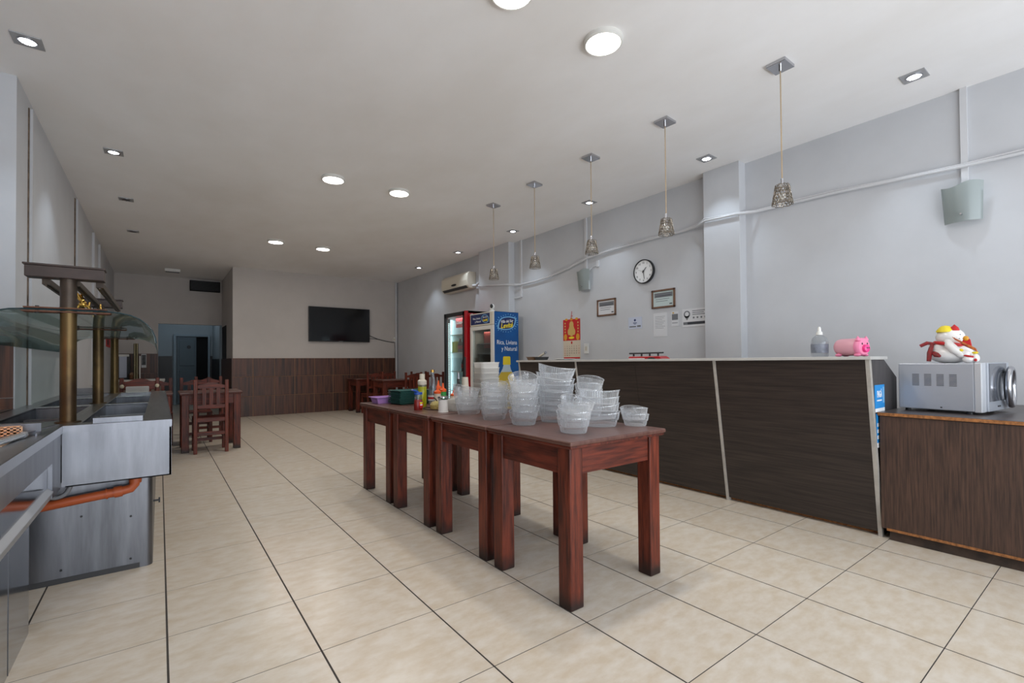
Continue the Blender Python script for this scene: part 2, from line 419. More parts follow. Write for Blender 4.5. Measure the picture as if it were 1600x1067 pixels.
# corridor door
d2 = struct('door_2', MB().box(.40, .86, 16.53, 16.57, .02, 1.96), DOORG, 'grey panelled door at the corridor end')
MB().box(.45, .82, 16.515, 16.535, 1.12, 1.86).build('door_panel', DOORG, d2, bev=.006); MB().box(.45, .82, 16.515, 16.535, .15, .98).build('door_panel', DOORG, d2, bev=.006)
MB().disc((.68, 1.66), .05, .05, 'y', (16.505, 16.516)).build('door_sign', DGREY, d2)
MB().box(.86, 1.15, 16.585, 16.605, 0, 1.96).build('dark_gap', DARK, d2)
struct('trim_4', MB().box(.32, .38, 16.5, 16.6, 0, 1.97).box(1.15, 1.2, 16.5, 16.6, 0, 1.97).box(.32, 1.2, 16.5, 16.6, 1.97, 2.03), DOORF, 'grey metal frame of the corridor door')
# vertical conduits on the walls
def trimrun(n, mb, label, m=CABLE): return struct('trim_%d' % n, mb, m, label)
trimrun(5, MB().box(XL, XL+.025, 5.24, 5.30, .85, 3.2), 'white cable duct on left wall above the first brass post', WALL)
trimrun(6, MB().box(XL, XL+.008, 5.222, 5.24, .85, 3.2), 'open dark joint beside the first left wall duct', JOINT)
trimrun(7, MB().box(XL, XL+.03, 7.78, 7.9, .85, 3.2), 'second white cable duct along the left wall', WALL)
trimrun(8, MB().box(XL, XL+.010, 7.735, 7.78, .85, 3.2), 'brown open joint beside the second left wall duct', JOINT)
trimrun(9, MB().box(XL, XL+.03, 9.6, 9.85, .85, 3.2), 'third white cable duct along the left wall', WALL)
trimrun(10, MB().box(XL, XL+.03, 10.5, 10.7, .85, 3.2), 'last white cable duct along the left wall', WALL)
trimrun(11, MB().cyl((5.005, YB-.03, 0), .028, 0, HC, 12), 'white pipe in the far right corner', WALL)
trimrun(12, MB().box(XR-.025, XR, .79, .83, 2.5, HC), 'white duct above the nearest wall lamp', CABLE)
trimrun(13, MB().box(XR-.02, XR, 4.85, 4.89, 2.5, HC), 'white duct above the far wall lamp', CABLE)
trimrun(14, MB().box(XR-.02, XR, 6.40, 6.44, 2.28, HC).box(XR-.02, XR, 6.44, 6.62, 2.27, 2.30), 'white duct beside the far pilaster', CABLE)

# ================================================================ CEILING FITTINGS
def round_light(label, x, y):
    t = thing('ceiling_light', label, 'ceiling light', (x, y, HC), 'round ceiling light panels')
    MB().lathe([(.128, 0), (.128, -.022), (.118, -.032), (.112, -.030), (.112, 0)], (x, y, HC), 40, closed=True).build('rim', WHITEM, t, smooth=40)
    MB().lathe([(0, -.030), (.1125, -.029)], (x, y, HC), 40).build('diffuser', LIT, t)
    lamp('bulb', 'AREA', (0, 0, -.05), (0, 0, 0), ROUND_E, (1, .95, .88), t, shape='DISK', size=.22)
for lb, x, y in (('lit round panel light cut by the top edge of the photo', 1.6, 2.10), ('lit round panel light nearest the camera, seen whole near the first pendant', 2.34, 2.085),
                 ('lit round panel light, left one of the middle pair', 1.585, 5.47), ('lit round panel light, right one of the middle pair', 2.37, 5.44),
                 ('lit round panel light, left one of the far pair', 1.60, 8.86), ('lit round panel light, right one of the far pair', 2.40, 8.92)):
    round_light(lb, x, y)
def down(label, x, y, on=True):
    t = thing('downlight', label, 'downlight', (x, y, HC), 'square recessed downlights')
    z = HC
    MB().box(x-.075, x+.075, y-.075, y+.075, z-.008, z+.001).build('plate', PLATE, t, bev=.003)
    MB().lathe([(.052, -.008), (.052, -.013), (.044, -.013), (.040, -.008)], (x, y, z), 24, closed=True).build('ring', CHROME, t, smooth=40)
    MB().lathe([(0, -.0095), (.043, -.0095)], (x, y, z), 24).build('lens', LITD if on else DGREY, t)
    if on: lamp('bulb', 'SPOT', (0, 0, -.03), (0, 0, 0), DOWN_E, (.74, .87, 1), t, spot_size=math.radians(95), spot_blend=.6, shadow_soft_size=.04)
down('lit square downlight at upper left, above the left pillar', -.693, 4.28)
down('second lit square downlight along the left wall', -.37, 6.04)
down('unlit square downlight, nearer of the two unlit ones', -.347, 7.69, False)
down('unlit square downlight, farther of the two unlit ones', -.341, 9.47, False)
for lb, x, y in (('lit square downlight at upper right, nearest the camera', 4.523, .99), ('lit square downlight beside the near pilaster', 4.587, 2.69),
                 ('lit square downlight just behind the third pendant cord', 4.586, 4.36), ('lit square downlight between the fourth and fifth pendants', 4.58, 6.04),
                 ('lit square downlight above the air conditioner', 4.60, 7.81), ('lit square downlight farthest along the right wall', 4.63, 9.57)):
    down(lb, x, y)

# pendants
def pend_proto():
    t = thing('pendant_lamp', 'x', 'pendant lamp', (0, 0, HC), 'wire shade pendants over the bar')
    MB().box(-.075, .075, -.065, .065, -.022, 0).build('canopy', CHROME, t, bev=.003, local=True)
    MB().cyl((0, 0, 0), .010, -.05, -.022, 12).build('cord_grip', CHROME, t, local=True)
    MB().cyl((0, 0, 0), .0042, -.83, -.05, 8).build('cord', CORD, t, local=True)
    MB().cyl((0, 0, 0), .009, -.878, -.82, 12).cyl((0, 0, 0), .018, -.93, -.878, 12).build('lamp_holder', CHROME, t, local=True)
    mb = MB(); N = 18; R = lambda u: .043+.022*u
    for k in range(N):
        for sgn in (1, -1):
            pts = []
            for i in range(9):
                u = i/8; a = 2*PI*k/N + sgn*u*1.15
                rr = R(u)+.003*math.sin(9*u+k*2.1); pts.append((rr*math.cos(a), rr*math.sin(a), -.868-.137*u))
            mb.tube(pts, .0021, 4)
    for u in (0, .18, .36, .54, .72, .88, 1):
        pts = [((R(u)+.002*math.sin(5*i))*math.cos(2*PI*i/28), (R(u)+.002*math.sin(5*i))*math.sin(2*PI*i/28), -.868-.137*u+.004*math.sin(i*2.3)) for i in range(28)]
        mb.tube(pts, .0023, 4, closed=True)
    mb.build('shade', WIRE, t, smooth=60, local=True)
    MB().ball((0, 0, -.945), .024, .024, .03, 12, 8).build('bulb', WHITE, t, smooth=60, local=True)
    return t
p0 = pend_proto()
for i, (x, y, lb) in enumerate(((3.564, 1.518, 'wire shade pendant nearest the camera, at right'), (3.574, 2.482, 'second wire shade pendant, left of the near pilaster'),
        (3.575, 3.372, 'middle wire shade pendant of the row of five'), (3.57, 4.277, 'fourth wire shade pendant, beside the far pilaster'), (3.60, 5.175, 'farthest wire shade pendant, in front of the far pilaster'))):
    o = p0 if i == 0 else copy_tree(p0); o.location = (x, y, HC); o['label'] = lb; o.rotation_euler.z = i*.06

t = thing('emergency_light', 'pale oblong box on the ceiling before the far recess', 'emergency light', (.22, 12.8, HC))
MB().box(.08, .37, 12.72, 12.88, HC-.06, HC).build('housing', WHITE, t, bev=.01); MB().box(.10, .35, 12.74, 12.86, HC-.07, HC-.058).build('lens', GREY, t, bev=.004)
t = thing('air_vent', 'black louvred vent high on the far recess wall', 'vent', (.91, 13.97, 3.1))
MB().box(.59, 1.23, 13.92, 13.97, 2.97, 3.23).build('frame', DARK, t)
for k in range(6): MB().box(.61, 1.21, 13.90, 13.93, 3.0+k*.038, 3.018+k*.038).build('slat', BLACK, t)

# ================================================================ RIGHT WALL
t = thing('air_conditioner', 'cream split air conditioner unit high on the right wall', 'air conditioner', (XR, 8.4, 2.63))
pr = [(XR, 2.62), (XR, 2.95), (XR-.16, 2.95), (XR-.205, 2.90), (XR-.215, 2.78), (XR-.20, 2.67), (XR-.15, 2.62)]
MB().prism(pr, 'y', 7.88, 8.93).build('body', CREAM, t, bev=.012)
MB().prism([(XR-.2, 2.672), (XR-.21, 2.672), (XR-.165, 2.628), (XR-.155, 2.628)], 'y', 7.93, 8.88).build('louver', DGREY, t)
MB().disc((8.4, 2.735), .10, .022, 'x', (XR-.218, XR-.209), 20).build('badge', BLACK, t)
MB().tube([(XR-.07, 7.88, 2.67), (XR-.07, 7.75, 2.66), (XR-.10, 7.6, 2.69)], .028, 10).build('pipe_wrap', CABLE, t, smooth=50)

def wall_lamp(label, y0, y1, z0, z1, x=XR):
    t = thing('wall_lamp', label, 'wall lamp', (x, (y0+y1)/2, z0))
    n = 10; prof = []
    mb = MB()
    A = []; w = (y1-y0)
    for iz in range(7):
        v = iz/6; row = []
        for i in range(n+1):
            u = i/n; yy = y0+w*u*(1) + (.012*(1-v))*(1-2*u); bow = math.sin(PI*u)
            row.append((x-.045-.045*bow-.03*v, yy, z0+(z1-z0)*v + .014*math.sin(2*PI*u)*v))
        A.append(row)
    V = [[mb._v(p) for p in r] for r in A]; V2 = [[mb._v((p[0]+.006, p[1], p[2])) for p in r] for r in A]
    for a in range(6):
        for i in range(n):
            mb.b.faces.new((V[a][i], V[a][i+1], V[a+1][i+1], V[a+1][i])); mb.b.faces.new((V2[a][i], V2[a+1][i], V2[a+1][i+1], V2[a][i+1]))
    for i in range(n):
        mb.b.faces.new((V[0][i], V2[0][i], V2[0][i+1], V[0][i+1])); mb.b.faces.new((V[6][i], V[6][i+1], V2[6][i+1], V2[6][i]))
    for a in range(6):
        mb.b.faces.new((V[a][0], V[a+1][0], V2[a+1][0], V2[a][0])); mb.b.faces.new((V[a][n], V2[a][n], V2[a+1][n], V[a+1][n]))
    mb.build('glass_shade', FROST, t, smooth=60)
    yc = (y0+y1)/2
    MB().box(x-.025, x, yc-.06, yc+.06, z0+.06, z1-.05).build('back_plate', WHITEM, t, bev=.004)
    MB().cyl((0, yc, z0+.05), .007, x-.13, x-.02, 10, axis='x').build('screw', CHROME, t, smooth=40)
wall_lamp('frosted glass wall lamp at the right, under the draped cable', .70, .94, 2.215, 2.50)
wall_lamp('frosted glass wall lamp left of the clock, farther one', 4.75, 5.0, 2.2, 2.49)
tag(MB().box(XR-.02, XR, 4.62, 4.66, 2.51, 2.6).tube([(XR-.012, 4.64, 2.54), (XR-.012, 4.74, 2.52), (XR-.03, 4.8, 2.48)], .006, 6).build('wall_hook', CABLE, loc=(XR, 4.64, 2.51)), 'small white bracket right of the farther wall lamp', 'bracket')
# draped cable bundle
cab = [(XR-.03, -.5, 2.62), (XR-.03, .5, 2.644), (XR-.04, .81, 2.65), (XR-.04, 1.24, 2.672), (XR-.03, 1.7, 2.70), (XR-.03, 2.05, 2.706), (XR-.04, 2.40, 2.708),
       (4.89, 2.54, 2.70), (4.89, 2.9, 2.715), (4.98, 3.06, 2.70), (XR-.03, 3.3, 2.70), (XR-.03, 3.7, 2.705), (XR-.03, 4.1, 2.70), (XR-.03, 4.45, 2.69), (XR-.04, 4.86, 2.655),
       (XR-.03, 5.2, 2.585), (XR-.03, 5.6, 2.525), (XR-.03, 6.0, 2.495), (XR-.03, 6.4, 2.49), (4.98, 6.55, 2.50), (4.895, 6.65, 2.51), (4.895, 7.1, 2.56), (4.895, 7.56, 2.61), (4.95, 7.62, 2.62)]
mb = MB().tube(cab, .013, 8)
mb.tube([(p[0]-.004, p[1], p[2]+.016+.006*math.sin(i*1.7)) for i, p in enumerate(cab)], .007, 6)
tag(mb.build('wall_cable', CABLE, smooth=60, loc=(XR, 3, 2.6)), 'off-white cable bundle draped along the right wall', 'cable')

# clock
CYc, CZ = 3.83, 2.31
t = thing('wall_clock', 'round black-rimmed clock with a white face on the right wall', 'clock', (XR, CYc, CZ))
MB().lathe([(.150, 0), (.156, -.01), (.156, -.045), (.148, -.052), (.143, -.045), (.143, 0)], (XR, CYc, CZ), 40, axis='x', closed=True).build('rim', BLACK, t, smooth=40)
MB().lathe([(0, -.036), (.1435, -.036)], (XR, CYc, CZ), 40, axis='x').build('face', PRINTW, t)
for k in range(1, 13):
    a = PI/2-2*PI*k/12; text(str(k), .034, (XR-.038, CYc-.114*math.cos(a), CZ+.114*math.sin(a)-.012), XR_X, XR_Y, PRINTD, t, 'numeral')
def hand(ang, l, w, name):
    dy, dz = -math.sin(ang), math.cos(ang); py, pz = -dz, dy
    c = (CYc, CZ); P = lambda f, s: (c[0]+dy*f+py*s, c[1]+dz*f+pz*s)
    MB().prism([P(-.02, w), P(-.02, -w), P(l, -w*.6), P(l, w*.6)], 'x', XR-.043, XR-.040).build(name, BLACK, t)
hand(math.radians(43), .066, .0055, 'hour_hand'); hand(math.radians(172), .10, .004, 'minute_hand')
hand(math.radians(-70), .09, .0012, 'second_hand')
MB().disc((CYc, CZ), .009, .009, 'x', (XR-.046, XR-.039), 14).build('hub', BLACK, t)

def picture(name, label, cat, y0, y1, z0, z1, framed=False, paper=PAPER, skew=0.):
    """flat sheet on the right wall; returns thing and a printer of strips in 0..1 sheet units (u left->right as seen)"""
    t = thing(name, label, cat, (XR, (y0+y1)/2, z0)); x = XR-.003
    if framed:
        f = .022
        for a in ((y0, y1, z0, z0+f), (y0, y1, z1-f, z1), (y0, y0+f, z0, z1), (y1-f, y1, z0, z1)):
            MB().box(XR-.02, XR, *a).build('frame', FRAMEW, t, bev=.003)
        y0, y1, z0, z1 = y0+f, y1-f, z0+f, z1-f; x = XR-.008
    MB().box(x, XR, y0, y1, z0, z1).build('sheet', paper, t)
    def pr(u0, u1, v0, v1, m, name='print', lift=1):
        MB().box(x-.0006*lift, x+.001, y1-(y1-y0)*u0, y1-(y1-y0)*u1, z0+(z1-z0)*v0, z0+(z1-z0)*v1).build(name, m, t)
    pr.x = x; pr.y = lambda u: y1-(y1-y0)*u; pr.z = lambda v: z0+(z1-z0)*v
    return t, pr
for lb, a in (('brown-framed certificate with grey banner, left and smaller one', (4.317, 4.66, 1.793, 2.03)), ('brown-framed certificate with grey banner, right one under the clock', (3.39, 3.727, 1.815, 2.047))):
    t, pr = picture('framed_certificate', lb, 'certificate', *a, framed=True, paper=PAPER if 'left' in lb else mat('greenish_paper', (190, 204, 202), .6))
    pr(.06, .95, .60, .90, PRINTG, 'banner')
    for v, u in ((.70, .9), (.48, .8), (.34, .72)): pr(.12, u, v-.012, v+.02, PRINTD if v > .6 else PRINTG, 'text_line', 2)
    pr(.80, .93, .10, .17, PRINTD, 'signature_mark')
t, pr = picture('notice_sheet', 'small bluish laminated notice with round emblem left of the long paper', 'notice', 3.893, 4.11, 1.582, 1.735, paper=PAPERB)
MB().disc((pr.y(.5), pr.z(.74)), .016, .016, 'x', (pr.x-.0008, pr.x), 16).build('emblem', mat('ink_blue', (50, 62, 104), .7), t)
pr(.36, .64, .47, .53, MATS['ink_blue'], 'text_line'); pr(.42, .58, .38, .42, MATS['ink_blue'], 'text_line')
pr(.08, .58, .14, .24, PRINTG, 'text_line'); pr(.66, .92, .14, .28, PRINTG, 'text_line')
t, pr = picture('paper_sheet', 'long crumpled white paper with typed lines under the right certificate', 'paper', 3.512, 3.712, 1.463, 1.757)
for k in range(8): pr(.14, .86-.1*(k % 3), .84-.07*k, .852-.07*k, PRINTG, 'text_line')
t, pr = picture('code_card', 'narrow printed card with grey square between long paper and map sign', 'card', 3.353, 3.45, 1.578, 1.758)
pr(.08, .95, .42, .82, PRINTG, 'grey_block'); pr(.15, .4, .86, .95, mat('ochre', (200, 160, 70), .6), 'mark'); pr(.1, .9, .2, .24, PRINTG, 'text_line')
t, pr = picture('pin_sign', 'white sign with grey map pin and dark pencil bar beside the pilaster', 'sign', 2.95, 3.30, 1.557, 1.772)
MB().disc((pr.y(.18), pr.z(.70)), .042, .042, 'x', (pr.x-.001, pr.x), 20).prism([(pr.y(.18)+.038, pr.z(.62)), (pr.y(.18)-.038, pr.z(.62)), (pr.y(.18), pr.z(.36))], 'x', pr.x-.001, pr.x).build('map_pin', PRINTG, t)
MB().disc((pr.y(.18), pr.z(.71)), .026, .026, 'x', (pr.x-.0018, pr.x), 20).build('pin_centre', PAPER, t)
for v, u in ((.86, .9), (.76, .8), (.66, .95)): pr(.38, u, v-.02, v+.02, PRINTG, 'text_line')
for u in (.4, .54, .68, .82): pr(u, u+.06, .44, .54, PRINTG, 'icon')
pr(.04, 1, .12, .27, PRINTD, 'pencil_bar'); pr(.04, .2, .12, .27, PRINTG, 'pencil_tip', 2)
# calendar
t, pr = picture('wall_calendar', 'red and gold hanging wall calendar left of the certificates', 'calendar', 5.01, 5.378, 1.20, 1.80, paper=PAPERC)
pr(0, 1, .46, 1, REDP, 'red_board', 3); pr(0.03, .97, 0, .035, REDP, 'red_foot', 3)
x = pr.x
mb = MB()
for q_, (u, v, r1, r2) in enumerate(((.5, .72, .06, .09), (.5, .86, .045, .055), (.36, .68, .03, .05), (.64, .68, .03, .05))): mb.disc((pr.y(u), pr.z(v)), r1, r2, 'x', (x-.003-.0004*q_, x-.0015), 18)
mb.build('gold_ornament', mat('gold_print', (204, 168, 96), .5), t)
mb = MB()
for u, v in ((.14, .55), (.86, .55)): mb.disc((pr.y(u), pr.z(v)), .035, .05, 'x', (x-.003, x-.0015), 16)
for u in (.2, .5, .8): mb.disc((pr.y(u), pr.z(1.0)), .03, .018, 'x', (x-.003, x-.0015), 16)
mb.build('yellow_ornament', mat('amber_print', (214, 150, 40), .5), t)
MB().disc((pr.y(.5), pr.z(.53)), .06, .018, 'x', (x-.0035, x-.0015), 18).build('ingot', YELLOW, t)
for k in range(8):
    u = .12+.76*(k % 2); MB().box(x-.003, x-.0015, pr.y(u)-.012, pr.y(u)+.012, pr.z(.66+.075*(k//2)), pr.z(.70+.075*(k//2))).build('character', MATS['gold_print'], t)
MB().disc((pr.y(.5), pr.z(.405)), .016, .022, 'x', (x-.001, x), 14).build('red_seal', REDP, t)
n = 1
for r in range(5):
    for c in range(7):
        if n > 31: break
        text(str(n), .026, (x-.0012, pr.y(.1+.135*c), pr.z(.30-.058*r)), XR_X, XR_Y, REDP if c in (0, 6) else PRINTD, t, 'numeral', ext=.0002); n += 1
MB().tube([(XR-.006, 5.20, 1.80), (XR-.006, 5.19, 1.87), (XR-.006, 5.185, 1.92)], .004, 6).box(XR-.008, XR, 5.17, 5.20, 1.845, 1.853).build('hanger', REDP, t)
def socket(label, x0, x1, y0, y1, z0, z1, face='x'):
    t = thing('wall_socket', label, 'socket', ((x0+x1)/2, (y0+y1)/2, z0))
    MB().box(x0, x1, y0, y1, z0, z1).build('cover', WHITE, t, bev=.003)
    zc, yc, xc = (z0+z1)/2, (y0+y1)/2, (x0+x1)/2
    if face == 'x': MB().box(x0-.002, x0+.002, yc-.02, yc+.02, zc-.03, zc+.03).build('insert', CREAM, t)
    else: MB().box(xc-.02, xc+.02, y0-.002, y0+.002, zc-.03, zc+.03).build('insert', CREAM, t)
    return t
socket('white wall socket right of the red calendar', XR-.012, XR, 4.84, 4.93, 1.27, 1.42)

# television on back wall
t = thing('television', 'large black flat television on the back wall', 'television', (3.54, YB, 1.68))
MB().box(2.81, 4.272, 11.66, 11.70, 1.678, 2.508).build('casing', BLACK, t, bev=.006)
MB().box(2.825, 4.257, 11.655, 11.662, 1.70, 2.495).build('screen', SCREEN, t)
MB().box(3.2, 3.9, 11.70, YB, 1.9, 2.3).build('bracket', DGREY, t)
MB().box(3.50, 3.60, 11.654, 11.658, 1.682, 1.694).build('badge', GREY, t)
MB().tube([(4.26, 11.72, 1.86), (4.5, 11.735, 1.77), (4.72, 11.735, 1.72), (4.93, 11.735, 1.69), (4.955, 11.735, 1.72)], .009, 6).tube([(4.26, 11.72, 1.78), (4.5, 11.735, 1.765), (4.7, 11.735, 1.725)], .006, 6).build('power_cord', BLACK, t, smooth=60)
s_ = socket('white double socket beside the television cord', 4.93, 4.985, YB-.02, YB, 1.70, 1.83, 'y')
MB().tube([(4.965, YB-.01, 1.70), (4.975, YB-.01, 1.5), (4.972, YB-.01, 1.29)], .006, 6).build('hanging_wire', GREY, s_, smooth=60)

# ================================================================ COOLERS
def bottle(label, x, y, z, h, r, liquid, capm, lab=None, group=None, name='bottle', cat='bottle'):
    t = thing(name, label, cat, (x, y, z), group)
    MB().lathe([(0, 0), (r, 0), (r, h*.55), (r*.9, h*.65), (r*.38, h*.88), (r*.36, h*.94), (0, h*.94)], (x, y, z), 14).build('body', liquid, t, smooth=40)
    MB().cyl((x, y, z), r*.42, h*.92, h, 12).build('cap', capm, t)
    if lab: MB().lathe([(r*1.02, h*.22), (r*1.02, h*.5)], (x, y, z), 14).build('label', lab, t, smooth=40)
    return t
# red cooler
x0, x1, y0, y1, zt = 4.33, 4.90, 7.10, 7.89, 2.07
t = thing('glass_door_cooler', 'tall red glass-door drinks cooler with lit interior', 'cooler', (4.6, 7.5, 0))
MB().box(x0+.05, x1, y0, y0+.04, .06, zt).box(x0+.05, x1, y1-.04, y1, .06, zt).box(x0+.05, x1, y0, y1, zt-.04, zt).box(x0+.05, x1, y0, y1, .06, .28).box(x1-.03, x1, y0, y1, .06, zt).build('cabinet', RED, t)
MB().box(x0+.06, x1-.03, y0+.04, y0+.055, .28, zt-.04).box(x0+.06, x1-.03, y1-.055, y1-.04, .28, zt-.04).box(x1-.045, x1-.03, y0+.04, y1-.04, .28, zt-.04).box(x0+.06, x1-.03, y0+.04, y1-.04, .28, .295).build('liner', mat('pale_cool_liner', (206, 228, 232), .4), t)
for a in ((y0+.06, y0+.115, .1, zt-.005), (y1-.055, y1, .1, zt-.005), (y0+.06, y1, zt-.075, zt-.005), (y0+.06, y1, .1, .17)):
    MB().box(x0, x0+.045, *a).build('door_frame', BLACK, t)
MB().box(x0, x0+.05, y0, y0+.06, .1, zt).build('door_edge', RED, t, bev=.004)
MB().box(x0+.018, x0+.026, y0+.1, y1-.05, .15, zt-.06).build('door_pane', DOORGL, t)
for z in (.62, .98, 1.33, 1.66): 
    MB().box(x0+.08, x1-.05, y0+.058, y1-.058, z, z+.012).build('shelf', WHITEM, t)
mb = MB(); mb2 = MB()
mb2.box(x0+.055, x0+.07, y1-.115, y1-.06, .3, zt-.1)
for k in range(48): mb.box(x0+.05, x0+.056, y1-.11, y1-.065, .32+k*.033, .342+k*.033)
mb2.build('shelf_track', DGREY, t); tag(mb.build('track_slots', LEDS, t), None, None, kind='stuff')
MB().box(x0+.07, x0+.10, y0+.1, y1-.1, zt-.06, zt-.045).build('light_tube', LEDS, t)
MB().box(4.455, 4.462, 7.28, 7.66, 1.80, 1.985).build('inner_sign', REDP, t)
text('Coca-Cola', .085, (4.453, 7.46, 1.865), XR_X, XR_Y, PRINTW, t, shear=.25, bold=.002)
text('Coca-Cola', .09, (4.60, y0-.001, 1.96), YF_X, YF_Y, PRINTW, t, shear=.25)
MB().box(x0-.012, x0+.01, y0+.01, y0+.05, .9, 1.25).build('handle', DGREY, t, bev=.004)
lamp('cooler_inside_light', 'AREA', (x0+.12-4.6, 0, zt-.1), (0, 0, 0), 3.2, (.88, .97, 1), t, shape='RECTANGLE', size=.05, size_y=.6)
lamp('cooler_inside_light', 'AREA', (x0+.09-4.6, y1-.12-7.5, 1.15), (PI/2, 0, 0), 3.0, (.88, .97, 1), t, shape='RECTANGLE', size=.05, size_y=1.5)
g = 'drinks in the red cooler'
bottle('brown soft drink bottle with red label on cooler shelf, left one', 4.45, 7.50, 1.342, .25, .045, COLA, REDP, REDP, g)
bottle('brown soft drink bottle with red label on cooler shelf, right one', 4.45, 7.36, 1.342, .25, .045, COLA, REDP, REDP, g)
bottle('dark soft drink bottle alone on a lower cooler shelf', 4.45, 7.37, .992, .27, .05, COLA, REDP, REDP, g)
o = thing('drink_carton', 'yellow-green carton on the cooler shelf beside the bottles', 'carton', (4.45, 7.68, 1.342)); MB().box(4.42, 4.50, 7.60, 7.75, 1.342, 1.54).build('box', mat('lime', (200, 204, 40), .5), o, bev=.004); MB().box(4.435, 4.485, 7.64, 7.71, 1.54, 1.552).build('flap', WHITE, o)
# blue cooler
x0, x1, y0, y1, zt = 4.385, 4.915, 6.345, 7.05, 1.995
t = thing('branded_cooler', 'cream drinks cooler with blue printed side panel', 'cooler', (4.65, 6.7, 0))
MB().box(x0+.05, x1, y0+.004, y0+.05, .05, zt).box(x0+.05, x1, y1-.05, y1, .05, zt).box(x0+.05, x1, y0+.004, y1, zt-.06, zt).box(x0+.05, x1, y0+.004, y1, .05, .3).box(x1-.04, x1, y0+.004, y1, .05, zt).build('cabinet', WHITEM, t)
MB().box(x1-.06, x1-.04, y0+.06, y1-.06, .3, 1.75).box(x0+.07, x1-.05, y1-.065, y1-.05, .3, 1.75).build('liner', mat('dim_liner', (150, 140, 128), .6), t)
MB().box(x0, x0+.07, y0, y1, 1.775, zt).build('header', CREAM, t, bev=.012)
MB().box(x0-.004, x0+.01, y0+.09, y1-.03, 1.80, 1.975).build('header_panel', NAVY, t, bev=.003)
for a in ((y0, y0+.075, .1, 1.772), (y1-.06, y1, .1, 1.772), (y0+.07, y1-.055, 1.705, 1.770), (y0, y1, .1, .2)): MB().box(x0, x0+.05, *a).build('door_frame', WHITEM, t, bev=.004)
MB().box(x0+.02, x0+.028, y0+.07, y1-.055, .19, 1.71).build('door_pane', DOORGL, t)
for k in range(7): MB().box(x0+.1, x1-.06, y0+.06, y1-.07, .45+k*.17, .46+k*.17).build('shelf', GREY, t)
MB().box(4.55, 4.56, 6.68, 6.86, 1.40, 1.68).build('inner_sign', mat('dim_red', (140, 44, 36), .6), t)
text('Rica, Liviana', .048, (x0-.0045, y1-.22, 1.89), XR_X, XR_Y, PRINTW, t); text('y Natural', .048, (x0-.0045, y1-.26, 1.835), XR_X, XR_Y, PRINTW, t)
yc = y0+.22
MB().disc((yc, 1.885), .115, .07, 'x', (x0-.0055, x0-.003), 24, .2).build('logo_splash', CYAN, t); MB().disc((yc, 1.885), .10, .06, 'x', (x0-.0065, x0-.003), 24, .2).build('logo_leaf', NAVY, t)
text('Villa del Sur', .036, (x0-.007, yc, 1.90), XR_X, XR_Y, PRINTW, t, shear=.2, sx=.8); text('Levité', .058, (x0-.007, yc, 1.845), XR_X, XR_Y, YELLOW, t, shear=.2, bold=.002)
yf = y0-.002
MB().box(x0+.03, x1-.004, yf, y0+.006, .06, zt-.004).build('side_print', BLUEP, t)
mb = MB(); lx, lz = 4.67, 1.805
def leaf(s, y):
    pts = []
    for i in range(36):
        a = 2*PI*i/36; e = abs(math.cos(a)); px, pz = .165*s*math.cos(a)*(1), .085*s*math.sin(a)*(1+.25*math.cos(a)*0)
        px = math.copysign(abs(math.cos(a))**.8, math.cos(a))*.165*s; pz = math.copysign(abs(math.sin(a))**1.0, math.sin(a))*.095*s
        pz += .12*px*1.0+.05*s*math.copysign((abs(math.cos(a)))**6, math.cos(a))
        pts.append((lx+px, lz+pz))
    return pts
MB().prism(leaf(1.18, 0), 'y', yf-.0006, yf).build('logo_splash', CYAN, t)
mb = MB()
for k in range(26):
    a = 2*PI*k/26; rr = 1.2+.16*random.random(); mb.disc((lx+.17*rr*math.cos(a), lz+.115*rr*math.sin(a)+.02*math.cos(a)), .016*random.uniform(.5, 1.2), .006, 'y', (yf-.0006, yf), 8, a)
mb.build('logo_droplets', CYAN, t)
MB().prism(leaf(1.0, 0), 'y', yf-.0012, yf).build('logo_leaf', NAVY, t)
text('Villa del Sur', .075, (lx, lz+.02, 0), YF_X, YF_Y, PRINTW, t) if False else None
text('Villa del Sur', .066, (lx, yf-.0014, lz+.012), (1, 0, .12), YF_Y, PRINTW, t, shear=.2, sx=.82, bold=.001)
text('Levité', .115, (lx-.005, yf-.0014, lz-.075), (1, 0, .12), YF_Y, YELLOW, t, shear=.2, sx=.9, bold=.003)
text('Rica, Liviana', .105, (x1-.035, yf-.0006, 1.45), YF_X, YF_Y, PRINTW, t, align='RIGHT', sx=.82); text('y Natural', .105, (x1-.035, yf-.0006, 1.345), YF_X, YF_Y, PRINTW, t, align='RIGHT', sx=.82)
bx = 4.66
MB().prism([(bx-.075, 1.235), (bx-.06, 1.25), (bx+.06, 1.25), (bx+.075, 1.235), (bx+.08, 1.11), (bx-.08, 1.11)], 'y', yf-.001, yf).build('printed_cap', YELLOW, t)
MB().prism([(bx-.065, 1.11), (bx+.065, 1.11), (bx+.08, 1.04), (bx+.21, .82), (bx+.235, .2), (bx-.25, .2), (bx-.24, .82), (bx-.09, 1.04)], 'y', yf-.0007, yf).build('printed_bottle', mat('bottle_print', (186, 204, 214), .5), t)
MB().prism([(bx-.115, .99), (bx+.11, .99), (bx+.21, .82), (bx+.235, .3), (bx-.25, .3), (bx-.24, .82)], 'y', yf-.0012, yf).build('printed_juice', mat('juice_print', (206, 178, 60), .5), t)
lamp('cooler_inside_light', 'AREA', (x0+.15-4.65, 0, 1.68), (0, 0, 0), 0.9, (1, .93, .84), t, shape='RECTANGLE', size=.05, size_y=.4)  # added fill light, brightens the otherwise dark inside of this cooler
o = thing('webcam', 'small white camera with black eye on top of the cream cooler', 'camera', (4.5, 6.53, 1.995))
MB().lathe([(0, 0), (.05, 0), (.045, .03), (.025, .045), (0, .045)], (4.5, 6.53, 1.995), 16).build('base', WHITE, o, smooth=40)
